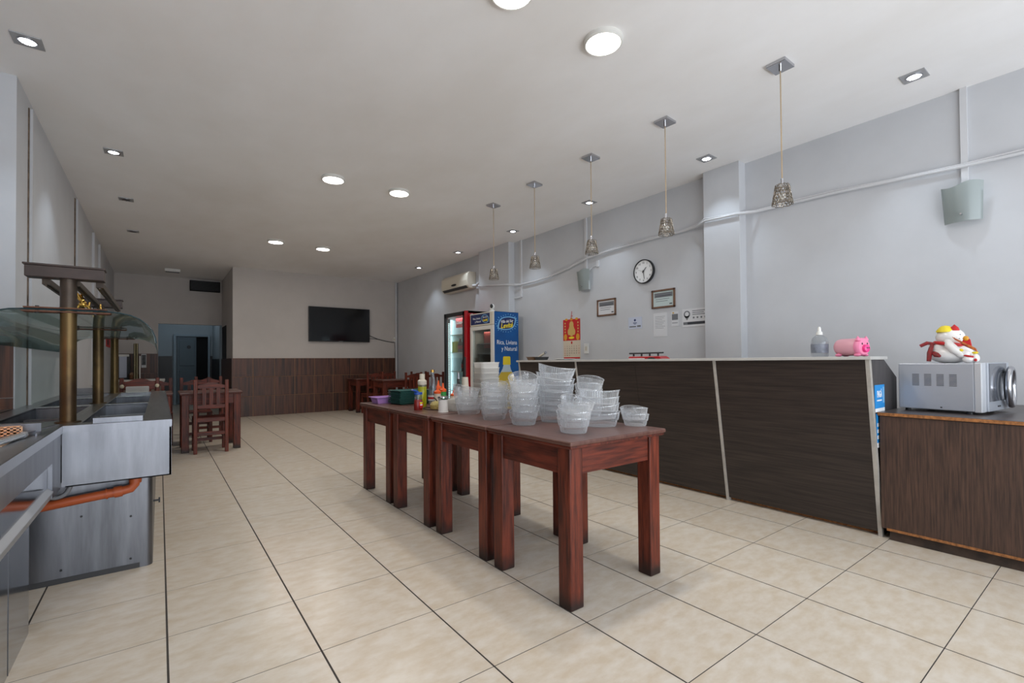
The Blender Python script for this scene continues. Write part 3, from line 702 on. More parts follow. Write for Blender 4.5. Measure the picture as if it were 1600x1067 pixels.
MB().ball((4.5, 6.53, 2.085), .042, .042, .052).build('head', WHITE, o, smooth=60); MB().ball((4.474, 6.508, 2.095), .026, .026, .036, 12, 8).build('lens', BLACK, o, smooth=60)

# ================================================================ BAR COUNTER
YC = [1.046, 2.074, 3.655, 4.65]
XB, XT, ZT = 3.79, 3.605, 1.155
bar = thing('bar_counter', 'long dark wood-grain bar counter with slanted front', 'counter', (3.9, 2.85, 0))
def slant(y0, y1, th, out, name, m, z0=.03, z1=ZT):
    xs = lambda z: XB+(XT-XB)*(z-.0)/ZT
    MB().prism([(xs(z0)-out, z0), (xs(z0)+th, z0), (xs(z1)+th, z1), (xs(z1)-out, z1)], 'y', y0, y1).build(name, m, bar)
slant(YC[0]+.012, YC[1]-.012, .02, 0, 'front_panel', COUNT); slant(YC[1]+.012, 2.868, .02, 0, 'front_panel', COUNT)
slant(2.871, YC[2]-.012, .02, 0, 'front_panel', COUNT); slant(YC[2]+.012, YC[3]-.012, .02, 0, 'front_panel', COUNT)
for y in YC: slant(y-.011, y+.011, .03, .006, 'edge_strip', STRIP, z0=.0)
def rib(y0, y1):
    MB().prism([(XB+.03, 0), (4.16, 0), (4.16, 1.03), (3.90, 1.155), (XT+.03, 1.155)], 'y', y0, y1).build('end_panel', COUNTE, bar)
rib(1.040, 1.056); rib(4.64, 4.656)
MB().box(3.83, 4.14, 1.06, 4.64, .88, .90).build('work_shelf', COUNTE, bar)
MB().box(3.84, 3.88, 1.06, 4.64, 0, .06).build('plinth', CHIP, bar)
MB().prism([(3.575, 1.02), (3.90, 1.02), (3.93, 1.05), (3.93, 4.67), (3.575, 4.67)], 'z', ZT, 1.176).build('slab', SLAB, bar, bev=.003)
# stickers on the end panel
o = thing('payment_sticker', 'blue payment sticker on the counter end above the cabinet', 'sticker', (3.75, 1.04, .86))
MB().box(3.70, 3.885, 1.0365, 1.0405, .815, .99).build('sheet', SKYB, o); MB().box(3.70, 3.885, 1.0362, 1.04, .815, .838).build('white_band', PRINTW, o)
text('PAGÁ', .060, (3.785, 1.036, .91), YF_X, YF_Y, PRINTW, o, bold=.0015, sx=.6)
MB().box(3.735, 3.83, 1.0358, 1.04, .885, .893).build('text_line', PRINTW, o); MB().box(3.85, 3.878, 1.0358, 1.04, .87, .975).build('side_block', CYAN, o)
o = thing('payment_sticker', 'lower blue sticker strip with white squares on the counter end', 'sticker', (3.73, 1.04, .65))
MB().box(3.722, 3.80, 1.0365, 1.0405, .615, .805).build('sheet', SKYB, o); MB().box(3.722, 3.80, 1.0362, 1.04, .585, .615).build('white_band', PRINTW, o)
for k in range(3): MB().box(3.732, 3.775, 1.0358, 1.04, .64+k*.04, .663+k*.04).build('white_block', PRINTW, o)
text('?', .05, (3.752, 1.036, .752), YF_X, YF_Y, CYAN, o) if False else None

# cabinet
cab_ = thing('side_cabinet', 'low brown wood-grain cabinet at right of the bar', 'cabinet', (4.3, .3, 0))
MB().box(3.755, 4.98, -.9, 1.03, .07, .795).build('body', CABW, cab_)
for y, y2 in ((-.88, .02), (.024, 1.028)): MB().box(3.745, 3.757, y, y2, .075, .79).build('front_panel', CABW, cab_)
MB().box(3.765, 4.95, -.9, .99, 0, .07).build('plinth', mat('dirty_plinth', (70, 54, 44), .8, var=.4, vs=12), cab_)
MB().box(3.742, 3.758, -.9, 1.0, .062, .077).build('chipped_edge', CHIP, cab_)
MB().box(3.735, XR-.002, -.92, 1.032, .797, .815).build('top_panel', CABT, cab_); MB().box(3.729, 3.737, -.92, 1.034, .795, .814).build('top_edge', CHIP, cab_)

# microwave
mw = thing('microwave_oven', 'silver microwave oven on the brown cabinet', 'microwave', (3.99, .60, .815))
SILV = mat('silver_paint', (176, 180, 188), .35, .35)
X0, X1, Y0, Y1, Z0, Z1 = 3.985, 4.455, .62, .995, .832, 1.128
MB().box(X0, X1, Y0, Y1, Z0, Z1).build('casing', SILV, mw, bev=.004)
MB().box(X0-.002, X0+.075, Y0-.036, Y0, Z0-.004, Z1+.003).build('front_frame', mat('silver_frame', (196, 198, 202), .35, .3), mw, bev=.005)
MB().box(X0+.075, X1+.003, Y0-.045, Y0, Z0-.002, Z1+.003).build('door', SILV, mw, bev=.005)
MB().box(X0+.09, X1-.06, Y0-.048, Y0-.044, Z0+.06, Z1-.003).build('door_window', mat('mirror_grey', (120, 124, 132), .1, .6), mw)
MB().box(X0+.24, X0+.285, Y0-.049, Y0-.045, Z0+.022, Z0+.03).build('badge', DGREY, mw)
mb = MB(); pts = []; pts2 = []
for i in range(28):
    a = 2*PI*i/28; pts.append((X1-.085+.085*math.cos(a), Y0-.062-.018*abs(math.sin(a*.5)), (Z0+Z1)/2-.005+.118*math.sin(a)))
    pts2.append((X1-.085+.068*math.cos(a), Y0-.06, (Z0+Z1)/2-.005+.098*math.sin(a)))
mb.tube(pts, .016, 8, closed=True).build('handle', CHROME, mw, smooth=60); MB().tube(pts2, .006, 6, closed=True).build('handle_inner', BLACK, mw, smooth=60)
for k in range(4):
    yv = Y1-.075-k*.062
    mb = MB()
    for r in range(9): mb.box(X0-.0015, X0+.003, yv-.036, yv, 1.055-r*.0088, 1.0585-r*.0088)
    mb.build('vent_slots', DGREY, mw)
for a in ((X0+.03, Y0+.03), (X0+.03, Y1-.04), (X1-.06, Y0+.03), (X1-.06, Y1-.04)): MB().cyl((a[0], a[1], .815), .015, 0, .018, 10).build('foot', BLACK, mw)
MB().box(X0-.001, X0+.003, Y0+.15, Y0+.16, Z0+.012, Z0+.02).build('screw', DGREY, mw)

mw.rotation_euler.z = -.10; mw.location.x -= .008
# lucky cat figurine on microwave
cx, cy, cz = 4.22, .77, 1.128
ct = thing('cat_figurine', 'white ceramic beckoning cat figurine on the microwave', 'figurine', (cx, cy, cz))
mb = MB().ball((cx, cy, cz+.062), .085, .118, .064, 24, 14).ball((cx+.0, cy+.035, cz+.10), .07, .075, .06, 20, 12)
mb.ball((cx-.01, cy-.005, cz+.172), .068, .074, .062, 24, 14)                       # head
mb.tube([(cx-.06, cy+.0, cz+.145), (cx-.085, cy-.015, cz+.115), (cx-.085, cy-.04, cz+.085), (cx-.075, cy-.07, cz+.06)], [.02, .026, .026, .022], 10).ball((cx-.076, cy-.068, cz+.058), .024, .026, .022, 12, 8)
mb.build('body', CERAM, ct, smooth=70)
MB().lathe([(.0, .045), (.022, .04), (.045, .012), (.046, 0), (0, 0)], (cx-.03, cy+.015, cz+.205), 18).build('ear', YELLOW, ct, smooth=60)
MB().lathe([(0, .042), (.02, .02), (.026, 0), (0, 0)], (cx-.03, cy-.03, cz+.213), 12).build('ear', REDP, ct, smooth=60)
MB().tube([(cx-.01+.068*math.cos(2*PI*i/20), cy+.005+.066*math.sin(2*PI*i/20), cz+.128+.01*math.sin(2*PI*i/20)) for i in range(20)], .011, 8, closed=True).build('collar', REDP, ct, smooth=60)
bw = MB()
bw.tube([(cx-.06, cy+.06, cz+.13), (cx-.07, cy+.10, cz+.135), (cx-.075, cy+.135, cz+.115)], [.008, .014, .012], 6).tube([(cx-.065, cy+.075, cz+.125), (cx-.085, cy+.085, cz+.07), (cx-.085, cy+.09, cz+.012)], [.01, .014, .012], 6).tube([(cx-.07, cy+.07, cz+.07), (cx-.09, cy+.05, cz+.055), (cx-.1, cy+.03, cz+.045)], [.012, .017, .008], 6)
bw.build('ribbon', mat('patterned_ribbon', (150, 18, 28), .6, c2=(96, 44, 40), vs=70), ct, smooth=50)
pq = MB().prism([(cy-.045, cz+.15), (cy-.03, cz+.172), (cy-.14, cz+.095), (cy-.15, cz+.068)], 'x', cx-.112, cx-.098); pq.build('plaque', mat('plaque_orange', (206, 120, 48), .5, c2=(150, 60, 40), vs=60), ct, bev=.002)
MB().ball((cx-.10, cy-.095, cz+.158), .010, .015, .016, 12, 8).build('coin', mat('amber_print', (0, 0, 0)), ct, smooth=60)
MB().prism([(cy-.07, cz+.12), (cy-.125, cz+.085), (cy-.115, cz+.15), (cy-.09, cz+.172)], 'x', cx-.10, cx-.088).build('red_tablet', REDP, ct, bev=.003)
mb = MB().ball((cx-.075, cy-.085, cz+.062), .022, .026, .026, 14, 9).ball((cx-.075, cy-.1, cz+.025), .024, .028, .025, 14, 9).ball((cx-.06, cy-.13, cz+.03), .024, .022, .03, 14, 9)
mb.build('small_cat', CERAM, ct, smooth=60); MB().ball((cx-.09, cy-.07, cz+.083), .011, .012, .01, 10, 7).ball((cx-.06, cy-.13, cz+.066), .013, .016, .008, 10, 7).build('small_cat_ear', YELLOW, ct, smooth=60)
MB().tube([(cx-.09, cy-.085, cz+.05), (cx-.1, cy-.105, cz+.045), (cx-.085, cy-.125, cz+.04)], .006, 6).ball((cx-.083, cy-.135, cz+.02), .006, .008, .01, 8, 6).build('small_cat_collar', REDP, ct, smooth=60)
MB().ball((cx-.05, cy-.058, cz+.185), .004, .006, .004, 8, 6).ball((cx-.055, cy-.055, cz+.16), .004, .006, .003, 8, 6).ball((cx-.068, cy-.035, cz+.165), .003, .005, .004, 8, 6).build('face_marks', PRINTD, ct, smooth=60)

# sanitiser bottle and piggy bank on slab
bx, by, bz = 3.80, 1.385, 1.176
sb = thing('sanitiser_bottle', 'clear pump bottle with grey label on the bar slab', 'bottle', (bx, by, bz))
MB().lathe([(0, .002), (.05, .002), (.054, .01), (.054, .105), (.045, .135), (.026, .152), (.017, .158), (.017, .17)], (bx, by, bz), 24).build('body', thin('clear_pet', (240, 242, 244), (210, 214, 218), .06, .6, .06, .3), sb, smooth=50)
MB().lathe([(.0548, .03), (.0548, .092)], (bx, by, bz), 24).build('label', mat('label_grey', (150, 156, 170), .4, var=.3, vs=12), sb, smooth=50)
MB().lathe([(0, .158), (.02, .158), (.02, .178), (.012, .182), (.010, .205), (.006, .216), (0, .216)], (bx, by, bz), 16).build('cap', WHITE, sb, smooth=40)
px, py, pz = 3.80, 1.20, 1.176
pg = thing('piggy_bank', 'pink pig shaped money bank on the bar slab', 'piggy bank', (px, py-.008, pz), rz=-.30); pg.scale = (.93, .9, .93)
PIG = lambda mb, n, m_, **k: mb.build(n, m_, pg, local=True, **k)
PIG(MB().lathe([(0, .105), (.045, .105), (.058, .092), (.063, .07), (.063, -.06), (.06, -.066), (0, -.066)], (0, 0, .07), 28, axis='y'), 'body', PINK, smooth=40)
PIG(MB().lathe([(0, -.058), (.064, -.058), (.066, -.066), (.064, -.086), (.055, -.096), (0, -.100)], (0, 0, .07), 28, axis='y'), 'head', PINKD, smooth=40)
for s in (-1, 1):
    PIG(MB().lathe([(0, .034), (.012, .016), (.017, 0), (0, -.005)], (s*.042, -.078, .116), 12), 'ear', PINKD, smooth=60)
    PIG(MB().ball((s*.026, -.098, .092), .006, .003, .008, 10, 6), 'eye', BLACK, smooth=60)
    for yy in (-.07, .07): PIG(MB().ball((s*.04, yy, .012), .018, .024, .0125, 12, 8), 'foot', PINKD, smooth=60)
    PIG(MB().ball((s*.009, -.121, .062), .0045, .003, .006, 8, 6), 'nostril', DGREY, smooth=60)
PIG(MB().lathe([(.028, -.096), (.027, -.116), (.022, -.120), (0, -.120)], (0, 0, .058), 20, axis='y'), 'snout', PINKN, smooth=40)
# far things on slab
o = thing('shallow_tray', 'brown shallow tray at the far end of the bar slab', 'tray', (3.8, 4.6, 1.176))
MB().prism([(3.74, 1.176), (3.86, 1.176), (3.88, 1.215), (3.72, 1.215)], 'y', 4.55, 4.64).build('pan', mat('brown_tray', (126, 98, 74), .5), o); MB().box(3.715, 3.885, 4.54, 4.65, 1.213, 1.219).build('rim', mat('brown_tray', (0, 0, 0)), o)
o = thing('frying_pan', 'dark grey pan with tilted pale handle on the far bar slab', 'pan', (3.8, 4.45, 1.176))
MB().lathe([(0, 0), (.07, 0), (.09, .04), (.087, .04), (.068, .004), (0, .004)], (3.8, 4.44, 1.176), 20).build('bowl', DGREY, o, smooth=40)
MB().tube([(3.79, 4.50, 1.205), (3.78, 4.42, 1.238), (3.77, 4.345, 1.264)], .014, 8).build('handle', CREAM, o, smooth=40)
MB().tube([(3.77, 4.345, 1.264), (3.768, 4.325, 1.270)], .017, 8).build('handle_tip', GREY, o)
o = thing('dinner_plate', 'white flat plate on the bar slab under the calendar', 'plate', (3.8, 4.02, 1.176))
MB().lathe([(0, .002), (.08, .002), (.13, .012), (.128, .015), (.08, .006), (0, .006)], (3.79, 4.02, 1.176), 28, sx=.9).build('dish', CERAM, o, smooth=50)
MB().lathe([(.08, 0), (.08, .003), (.075, .003), (.075, 0)], (3.79, 4.02, 1.176), 24, closed=True).build('foot_ring', CERAM, o)
o = thing('boxy_appliance', 'red boxy appliance with black top rail behind the bar', 'appliance', (4.02, 3.06, .9))
MB().prism([(3.24, .9), (3.24, 1.17), (3.22, 1.205), (2.86, 1.205), (2.80, 1.17), (2.80, .9)], 'x', 3.955, 4.10).build('body', RED, o, bev=.008)
MB().box(3.948, 3.957, 3.02, 3.22, 1.10, 1.185).build('front_panel', PRINTW, o); MB().box(3.945, 3.95, 3.16, 3.21, 1.11, 1.178).build('red_window', REDP, o); MB().box(3.945, 3.95, 3.10, 3.15, 1.11, 1.178).build('red_window', REDP, o); MB().box(3.945, 3.95, 3.035, 3.09, 1.11, 1.178).build('dark_window', BLACK, o)
MB().lathe([(0, -.006), (.085, -.006), (.09, 0)], (3.955, 2.94, 1.105), 20, axis='x').build('speaker', BLACK, o)
for y in (3.18, 3.08, 2.98, 2.88): MB().cyl((3.985, y, 1.205), .009, -.005, .026, 8).build('stem', BLACK, o)
MB().tube([(3.985, 3.235, 1.236), (3.985, 2.82, 1.238)], .008, 8).build('top_rail', DGREY, o)

# ================================================================ TABLES
def table_proto(name, label, cat, group, LX, LY, ht, leg=.085):
    t = thing(name, label, cat, (0, 0, 0), group)
    o = MB().box(-LX/2, LX/2, -LY/2, LY/2, ht-.022, ht).build('tabletop', TOPW, t, bev=.007, seg=3, local=True)
    MB().box(-LX/2+.007, LX/2-.007, -LY/2+.007, LY/2-.007, ht-.036, ht-.0215).build('edge_moulding', REDWY, t, bev=.004, local=True)
    lx, ly = LX/2-.022, LY/2-.03
    for sx in (-1, 1):
        for sy in (-1, 1):
            xa, xb = sorted((sx*lx, sx*(lx-leg))); ya, yb = sorted((sy*ly, sy*(ly-leg)))
            l = MB().box(xa, xb, ya, yb, 0, ht-.034).build('leg', LEGW, t, bev=.006, local=True)
    for sy in (-1, 1):
        ya, yb = sorted((sy*(ly-.012), sy*(ly-.036))); MB().box(-lx+leg, lx-leg, ya, yb, ht-.165, ht-.034).build('apron', REDWX, t, local=True)
    for sx in (-1, 1):
        xa, xb = sorted((sx*(lx-.012), sx*(lx-.036))); MB().box(xa, xb, -ly+leg, ly-leg, ht-.165, ht-.034).build('apron', REDWY, t, local=True)
    return t
T0 = table_proto('wooden_table', 'x', 'table', 'tables pushed together in a row', .72, .685, .79)
TBL = [(1.865, 1.905, .79, 'red wooden table nearest the camera, holding most of the clear tubs'), (1.865, 2.605, .785, 'red wooden table second from the camera in the row of four'),
       (1.855, 3.315, .778, 'red wooden table third from the camera in the row, holding the sugar jar'), (1.86, 4.025, .772, 'red wooden table farthest in the row, holding the green baskets')]
for i, (x, y, z, lb) in enumerate(TBL):
    o = T0 if i == 0 else copy_tree(T0); o.location = (x, y, 0); o['label'] = lb; o.scale = (1, 1, 1)

def chair_proto(group):
    t = thing('dining_chair', 'x', 'chair', (0, 0, 0), group)      # back at y=0, seat towards +y
    w = .195; p = .042
    for s in (-1, 1):
        xa, xb = sorted((s*w, s*(w-p)))
        MB().box(xa, xb, 0, p, 0, .955).build('back_post', REDW, t, bev=.005, local=True)
        MB().box(xa, xb, .36, .36+p, 0, .44).build('leg', REDW, t, bev=.005, local=True)
        MB().box(xa+.008, xb-.008, p, .36, .19, .225).build('side_stretcher', REDWY, t, local=True)
        MB().box(xa+.008, xb-.008, p, .36, .375, .44).build('side_rail', REDWY, t, local=True)
    top = [(-w+p, .845), (w-p, .845), (w-p, .885), (.09, .90), (.05, .918), (0, .922), (-.05, .918), (-.09, .90), (-w+p, .885)]
    MB().prism(top, 'y', .008, .034).build('top_rail', REDWX, t, local=True)
    MB().box(-w+p, w-p, .008, .034, .585, .63).build('lower_rail', REDWX, t, local=True)
    for k in (-1, 0, 1): MB().box(k*.078-.02, k*.078+.02, .012, .030, .63, .845).build('slat', REDW, t, local=True)
    MB().box(-w, w, .0+p, .415, .44, .462).build('seat', REDWX, t, bev=.005, local=True)
    MB().box(-w+p, w-p, .008, .034, .41, .455).build('seat_rail', REDWX, t, local=True)
    MB().box(-w+p, w-p, .008, .034, .235, .28).build('stretcher', REDWX, t, local=True)
    MB().box(-w+p, w-p, .366, .392, .12, .16).build('stretcher', REDWX, t, local=True)
    return t
C0 = chair_proto('red wooden dining chairs'); used = [0]
def chair(x, y, rz, lb):
    o = C0 if not used[0] else copy_tree(C0); used[0] += 1
    o.location = (x, y, 0); o.rotation_euler.z = rz; o['label'] = lb
def dtable(x, y, rz, lb):
    o = copy_tree(T0); o.location = (x, y, 0); o.rotation_euler.z = rz; o['label'] = lb; o['group'] = 'dining tables at the back'; o.name = 'dining_table'
# left group
dtable(.565, 7.78, 0, 'red wooden table with the near slatted chair, beyond the steel buffet')
dtable(-.22, 7.86, 0, 'red wooden table partly hidden behind the steel buffet end')
chair(.545, 7.27, 0, 'red slatted chair standing nearest, its back to the camera, beyond the buffet')
chair(.44, 8.7, PI, 'red chair on the far side of the table facing the camera')
chair(-.04, 8.75, PI, 'red chair half hidden left of the far-side chair')
chair(.66, 9.4, PI, 'red chair farthest back, mostly hidden behind the nearest chair')
# chair with wide back behind the buffet
o = thing('carved_chair', 'red wooden chair with wide carved top rail behind the buffet pans', 'chair', (-.19, 7.15, 0), rz=0)
for s in (-1, 1):
    xa, xb = sorted((s*.19, s*.15)); MB().box(xa, xb, 0, .045, 0, 1.0).build('back_post', REDW, o, bev=.006, local=True)
    xa, xb = sorted((s*.19, s*.145)); MB().box(xa, xb, .30, .345, 0, .44).build('leg', REDW, o, bev=.006, local=True)
    MB().ball((s*.165, -.012, .905), .022, .014, .024, 12, 8).build('knob', mat('pale_knob', (188, 176, 150), .5), o, smooth=60, local=True)
MB().prism([(-.15, .86), (.15, .86), (.15, .955), (.10, .965), (.05, .99), (0, .996), (-.05, .99), (-.10, .965), (-.15, .955)], 'y', .008, .038).build('top_rail', REDWX, o, bev=.004, local=True)
MB().box(-.15, .15, .01, .035, .58, .66).build('lower_rail', REDWX, o, local=True); MB().box(-.19, .19, .045, .35, .44, .465).build('seat', REDWX, o, bev=.005, local=True)
# right back group
dtable(4.02, 11.22, 0, 'red wooden table against the back wall tiles, leftmost of the far right tables')
dtable(4.16, 9.94, 0, 'red wooden table in front of the back wall one, at the far right')
chair(3.95, 10.42, 0, 'red slatted chair between the two far right tables, leftmost there')
chair(4.365, 10.75, PI, 'red chair behind the nearer far right table, back to the wall')
chair(4.30, 9.15, 0, 'red slatted chair in front of the nearer far right table')
chair(4.80, 9.95, -.06, 'red chair close to the right wall behind the oil dispenser')
chair(4.76, 9.05, -.1, 'red chair by the right wall left of the red cooler')

# ================================================================ STEEL BUFFET
ZB = .85
A_ = thing('buffet_counter', 'stainless steel buffet counter in the left foreground corner', 'buffet counter', (-.8, 2.1, 0))
B_ = thing('buffet_counter', 'long stainless steel buffet counter with brass posts and orange pipe beneath', 'buffet counter', (-.4, 5.1, 0))
XA, XBf, YS, YE = -.40, .055, 3.30, 6.95
# --- far unit B
def ring(mb, x0, x1, y0, y1, holes, z0, z1):
    """plate with rectangular holes (holes share y grid per column, sorted)"""
    y = y0
    for (hx0, hx1, hy0, hy1) in holes:
        mb.box(x0, x1, y, hy0, z0, z1); mb.box(x0, hx0, hy0, hy1, z0, z1); mb.box(hx1, x1, hy0, hy1, z0, z1); y = hy1
    mb.box(x0, x1, y, y1, z0, z1)
hr = [(-.34, -.075, 3.42, 4.88), (-.34, -.075, 4.98, 6.0), (-.34, -.075, 6.08, 6.72)]
hl = [(-.73, -.43, 3.62, 4.86), (-.73, -.43, 4.96, 5.95), (-.73, -.43, 6.05, 6.72)]
mb = MB(); ring(mb, -.39, XBf, YS, YE, hr, ZB-.012, ZB); mb.build('top_plate', STEELT, B_, bev=.0015, seg=1)
mb = MB(); ring(mb, XL+.004, -.39, YS, YE, hl, ZB-.012, ZB); mb.build('top_plate', STEELT, B_, bev=.0015, seg=1)
for x0, x1, y0, y1 in hr+hl:
    mb = MB(); d = .13 if y0 < 6.02 else .10
    mb.box(x0-.004, x0, y0, y1, ZB-d, ZB-.006).box(x1, x1+.004, y0, y1, ZB-d, ZB-.006).box(x0, x1, y0-.004, y0, ZB-d, ZB-.006).box(x0, x1, y1, y1+.004, ZB-d, ZB-.006).box(x0, x1, y0, y1, ZB-d-.004, ZB-d)
    mb.build('well_liner', STEELD if y0 < 5.5 else STEELT, B_)
mb = MB().box(XA, XBf, YS-.002, YS+.003, .812, ZB).box(XBf-.003, XBf+.002, YS, YE, .812, ZB); mb.build('top_lip', STEEL, B_)
MB().box(XA-.001, XBf, YS+.004, YS+.012, .535, .812).box(XBf-.010, XBf-.001, YS+.004, YE, .535, .808).box(XA+.012, XBf-.004, YS+.004, YE, .535, .541).box(XL+.01, XBf-.004, YE-.01, YE, .535, .84).build('tank_panel', STEEL, B_)
# rounded base
prof = [(-.82, 3.45), (-.065, 3.45), (-.045, 3.455), (-.033, 3.468), (-.03, 3.49), (-.03, 6.85), (-.82, 6.85)]
MB().prism(prof, 'z', .0, .535).build('base', STEELD, B_, smooth=50)
MB().box(-.82, -.09, 3.447, 3.451, 0, .028).build('kick_strip', DGREY, B_)
for x, z in ((-.13, .06), (-.42, .07), (-.13, .30), (-.34, .34)): MB().cyl((x, 3.447, z), .006, -.002, .004, 8, axis='y').build('screw', BLACK, B_)
MB().tube([(-.03, 3.62, .33), (.0, 3.62, .33)], .006, 6).tube([(0, 3.62, .345), (0, 3.62, .315)], .005, 6).build('drain_tap', DGREY, B_)
# upturned pan lip and perforated inserts
MB().box(-.285, -.075, 3.335, 3.341, ZB, ZB+.028).box(-.285, -.075, 3.341, 3.40, ZB+.024, ZB+.028).build('pan_lip', STEEL, B_)
def perforated(name, x0, x1, y, z0, z1, nx, nz, parent, m=STEEL, hr_=.0):
    mb = MB(); dx, dz = (x1-x0)/nx, (z1-z0)/nz
    for i in range(nx+1): mb.box(x0+i*dx-.25*dx, x0+i*dx+.25*dx, y, y+.003, z0, z1)
    for k in range(nz+1): mb.box(x0, x1, y, y+.003, z0+k*dz-.25*dz, z0+k*dz+.25*dz)
    return mb.build(name, m, parent)
perforated('perforated_insert', -.30, -.10, 6.78, ZB+.004, ZB+.062, 18, 4, B_, WHITEM)
perforated('perforated_insert', -.72, -.50, 6.78, ZB+.0, ZB+.06, 20, 4, B_, STEEL)
perforated('perforated_insert', -.2, -.085, 4.6, ZB-.06, ZB-.01, 12, 3, B_, STEEL)
for y in (4.0, 4.35): MB().box(-.335, -.08, y, y+.02, ZB-.06, ZB-.045).build('support_bar', STEELT, B_)
for y in (4.15, 4.4): MB().box(-.72, -.44, y, y+.05, ZB-.07, ZB-.05).build('support_bar', STEELD, B_)
# posts and hood
def post(y, zt):
    p_ = MB().cyl((-.40, y, 0), .035, ZB, zt, 28).build('post', BRASS, B_, smooth=40)
    MB().cyl((-.40, y, 0), .0355, 1.47, zt, 28).build('dark_sleeve', BRONZE, p_, smooth=40) if y < 4 else None
    MB().cyl((-.40, y, 0), .055, ZB, ZB+.006, 28).build('flange', BRASS, p_, smooth=40)
    MB().cyl((-.40, y, 0), .04, 1.468, 1.474, 24).build('collar', BRASS, p_)
for y in (3.49, 5.05, 6.76): post(y, 1.64 if y < 6 else 1.47)
for y in (3.49, 5.05, 6.76):
    MB().prism([(-.575, 1.444), (-.225, 1.444), (-.22, 1.452), (-.58, 1.452)], 'y', y-.04, y+.04).build('clamp_strip', RUSTW, B_); MB().box(-.57, -.24, y-.04, y+.04, 1.464, 1.471).build('clamp_strip', RUSTW, B_)
    for x in (-.52, -.29): MB().cyl((x, y-.02, 0), .008, 1.438, 1.478, 10).build('clamp_bolt', DGREY, B_)
gp = [(-.405, 1.462), (-.235, 1.462), (-.18, 1.457), (-.135, 1.446), (-.095, 1.427), (-.06, 1.398), (-.035, 1.362), (-.022, 1.325), (-.016, 1.288)]
MB().strip(gp, 3.46, 6.85, .006).build('glass_guard', GLASS, B_, smooth=60)
gl = [(-.80-(x+.0)+.0, z) for x, z in gp]
MB().strip(gl, 3.46, 6.85, -.006).build('glass_guard', GLASS, B_, smooth=60)
MB().tube([(x, 3.457, z-.003) for x, z in gp], .0042, 6).tube([(x, 3.457, z-.003) for x, z in gl], .0042, 6).build('glass_rim', EDGE, B_, smooth=60)
def cap(y):
    c_ = MB().box(-.565, -.25, y-.05, y+.05, 1.628, 1.688).build('hood_cap', BROWNB, B_, bev=.003)
    MB().box(-.572, -.245, y-.055, y+.055, 1.688, 1.698).build('lid', BROWNB, c_, bev=.002)
cap(3.49); cap(5.05)
for x in (-.495, -.375, -.275): MB().box(x-.016, x+.016, 3.53, 5.02, 1.600, 1.630).box(x-.004, x+.004, 3.53, 5.02, 1.592, 1.602).build('hood_rail', BRONZE, B_)
# orange drain pipe
pp = MB().tube([(-.9, 3.39, .40), (-.55, 3.39, .425), (-.33, 3.39, .447), (-.165, 3.39, .462), (-.128, 3.39, .470), (-.112, 3.39, .49), (-.108, 3.39, .54)], .024, 14).build('drain_pipe', PIPEO, B_, smooth=50)
MB().tube([(-.20, 3.39, .459), (-.165, 3.39, .4625)], .030, 14).tube([(-.235, 3.39, .456), (-.228, 3.39, .4566)], .029, 14).tube([(-.109, 3.39, .500), (-.108, 3.39, .53)], .029, 14).build('pipe_socket', PIPEO, pp, smooth=50)
hs = [(-.43+.055*math.cos(a), 3.36, .54-.065*abs(math.sin(a))) for a in [PI*i/10 for i in range(11)]]
MB().tube(hs, .011, 8).build('flexible_hose', GREY, B_, smooth=50)
# --- near unit A
mb = MB(); ring(mb, -1.35, XA, .9, YS, [(-1.05, -.55, 1.2, 2.02), (-.95, -.58, 2.16, 3.12)], ZB-.012, ZB); mb.build('top_plate', STEELT, A_, bev=.0015, seg=1)
for x0, x1, y0, y1 in [(-1.05, -.55, 1.2, 2.02), (-.95, -.58, 2.16, 3.12)]:
    mb = MB(); d = .12
    mb.box(x0-.004, x0, y0, y1, ZB-d, ZB-.006).box(x1, x1+.004, y0, y1, ZB-d, ZB-.006).box(x0, x1, y0-.004, y0, ZB-d, ZB-.006).box(x0, x1, y1, y1+.004, ZB-d, ZB-.006).box(x0, x1, y0, y1, ZB-d-.004, ZB-d); mb.build('well_liner', STEELD, A_)
MB().box(XA-.003, XA+.002, .9, YS-.003, .812, ZB).build('top_lip', STEELT, A_)
MB().box(XA-.02, XA-.004,   .9, 3.06, .70, .808).build('upper_rail', STEEL, A_)
MB().box(XA-.02, XA-.004, 3.06, YS-.001, .535, .808).build('corner_stile', STEEL, A_)
MB().box(XA-.04, XA-.0205, .9, 3.0605, .55, .80).build('recessed_panel', STEELM, A_)
MB().prism([(XA-.05, .60), (XA-.035, .60), (XA, .568), (XA, .56), (XA-.05, .56)], 'y', .9, 3.065).box(XA-.05, XA-.008, .9, 3.065, .535, .561).build('bottom_rail', mat('light_steel', (162, 164, 168), .5, .8), A_, bev=.002)
MB().box(-1.35, -.455, .9, 2.9, 0, .56).build('base', STEELM, A_)
MB().box(-.4555, -.4535, 2.55, 2.553, 0, .56).build('panel_joint', STEELD, A_)
# ledge by the left wall
struct('trim_15', MB().box(-1.45, -.76, 3.62, 4.85, ZB-.03, ZB+.004), STEELT, 'steel ledge between the left pillar and the buffet') if False else None
MB().box(-1.42, -.85, YS, 4.84, ZB-.012, ZB).build('side_ledge', STEELT, B_)
MB().box(-1.42, -.85, YS, 4.84, 0, ZB-.012).build('ledge_base', STEELD, B_)
mat('glow_tinted_steel', (196, 160, 130), .4, .8)  # plain steel with the heat lamp's orange glow put into its colour
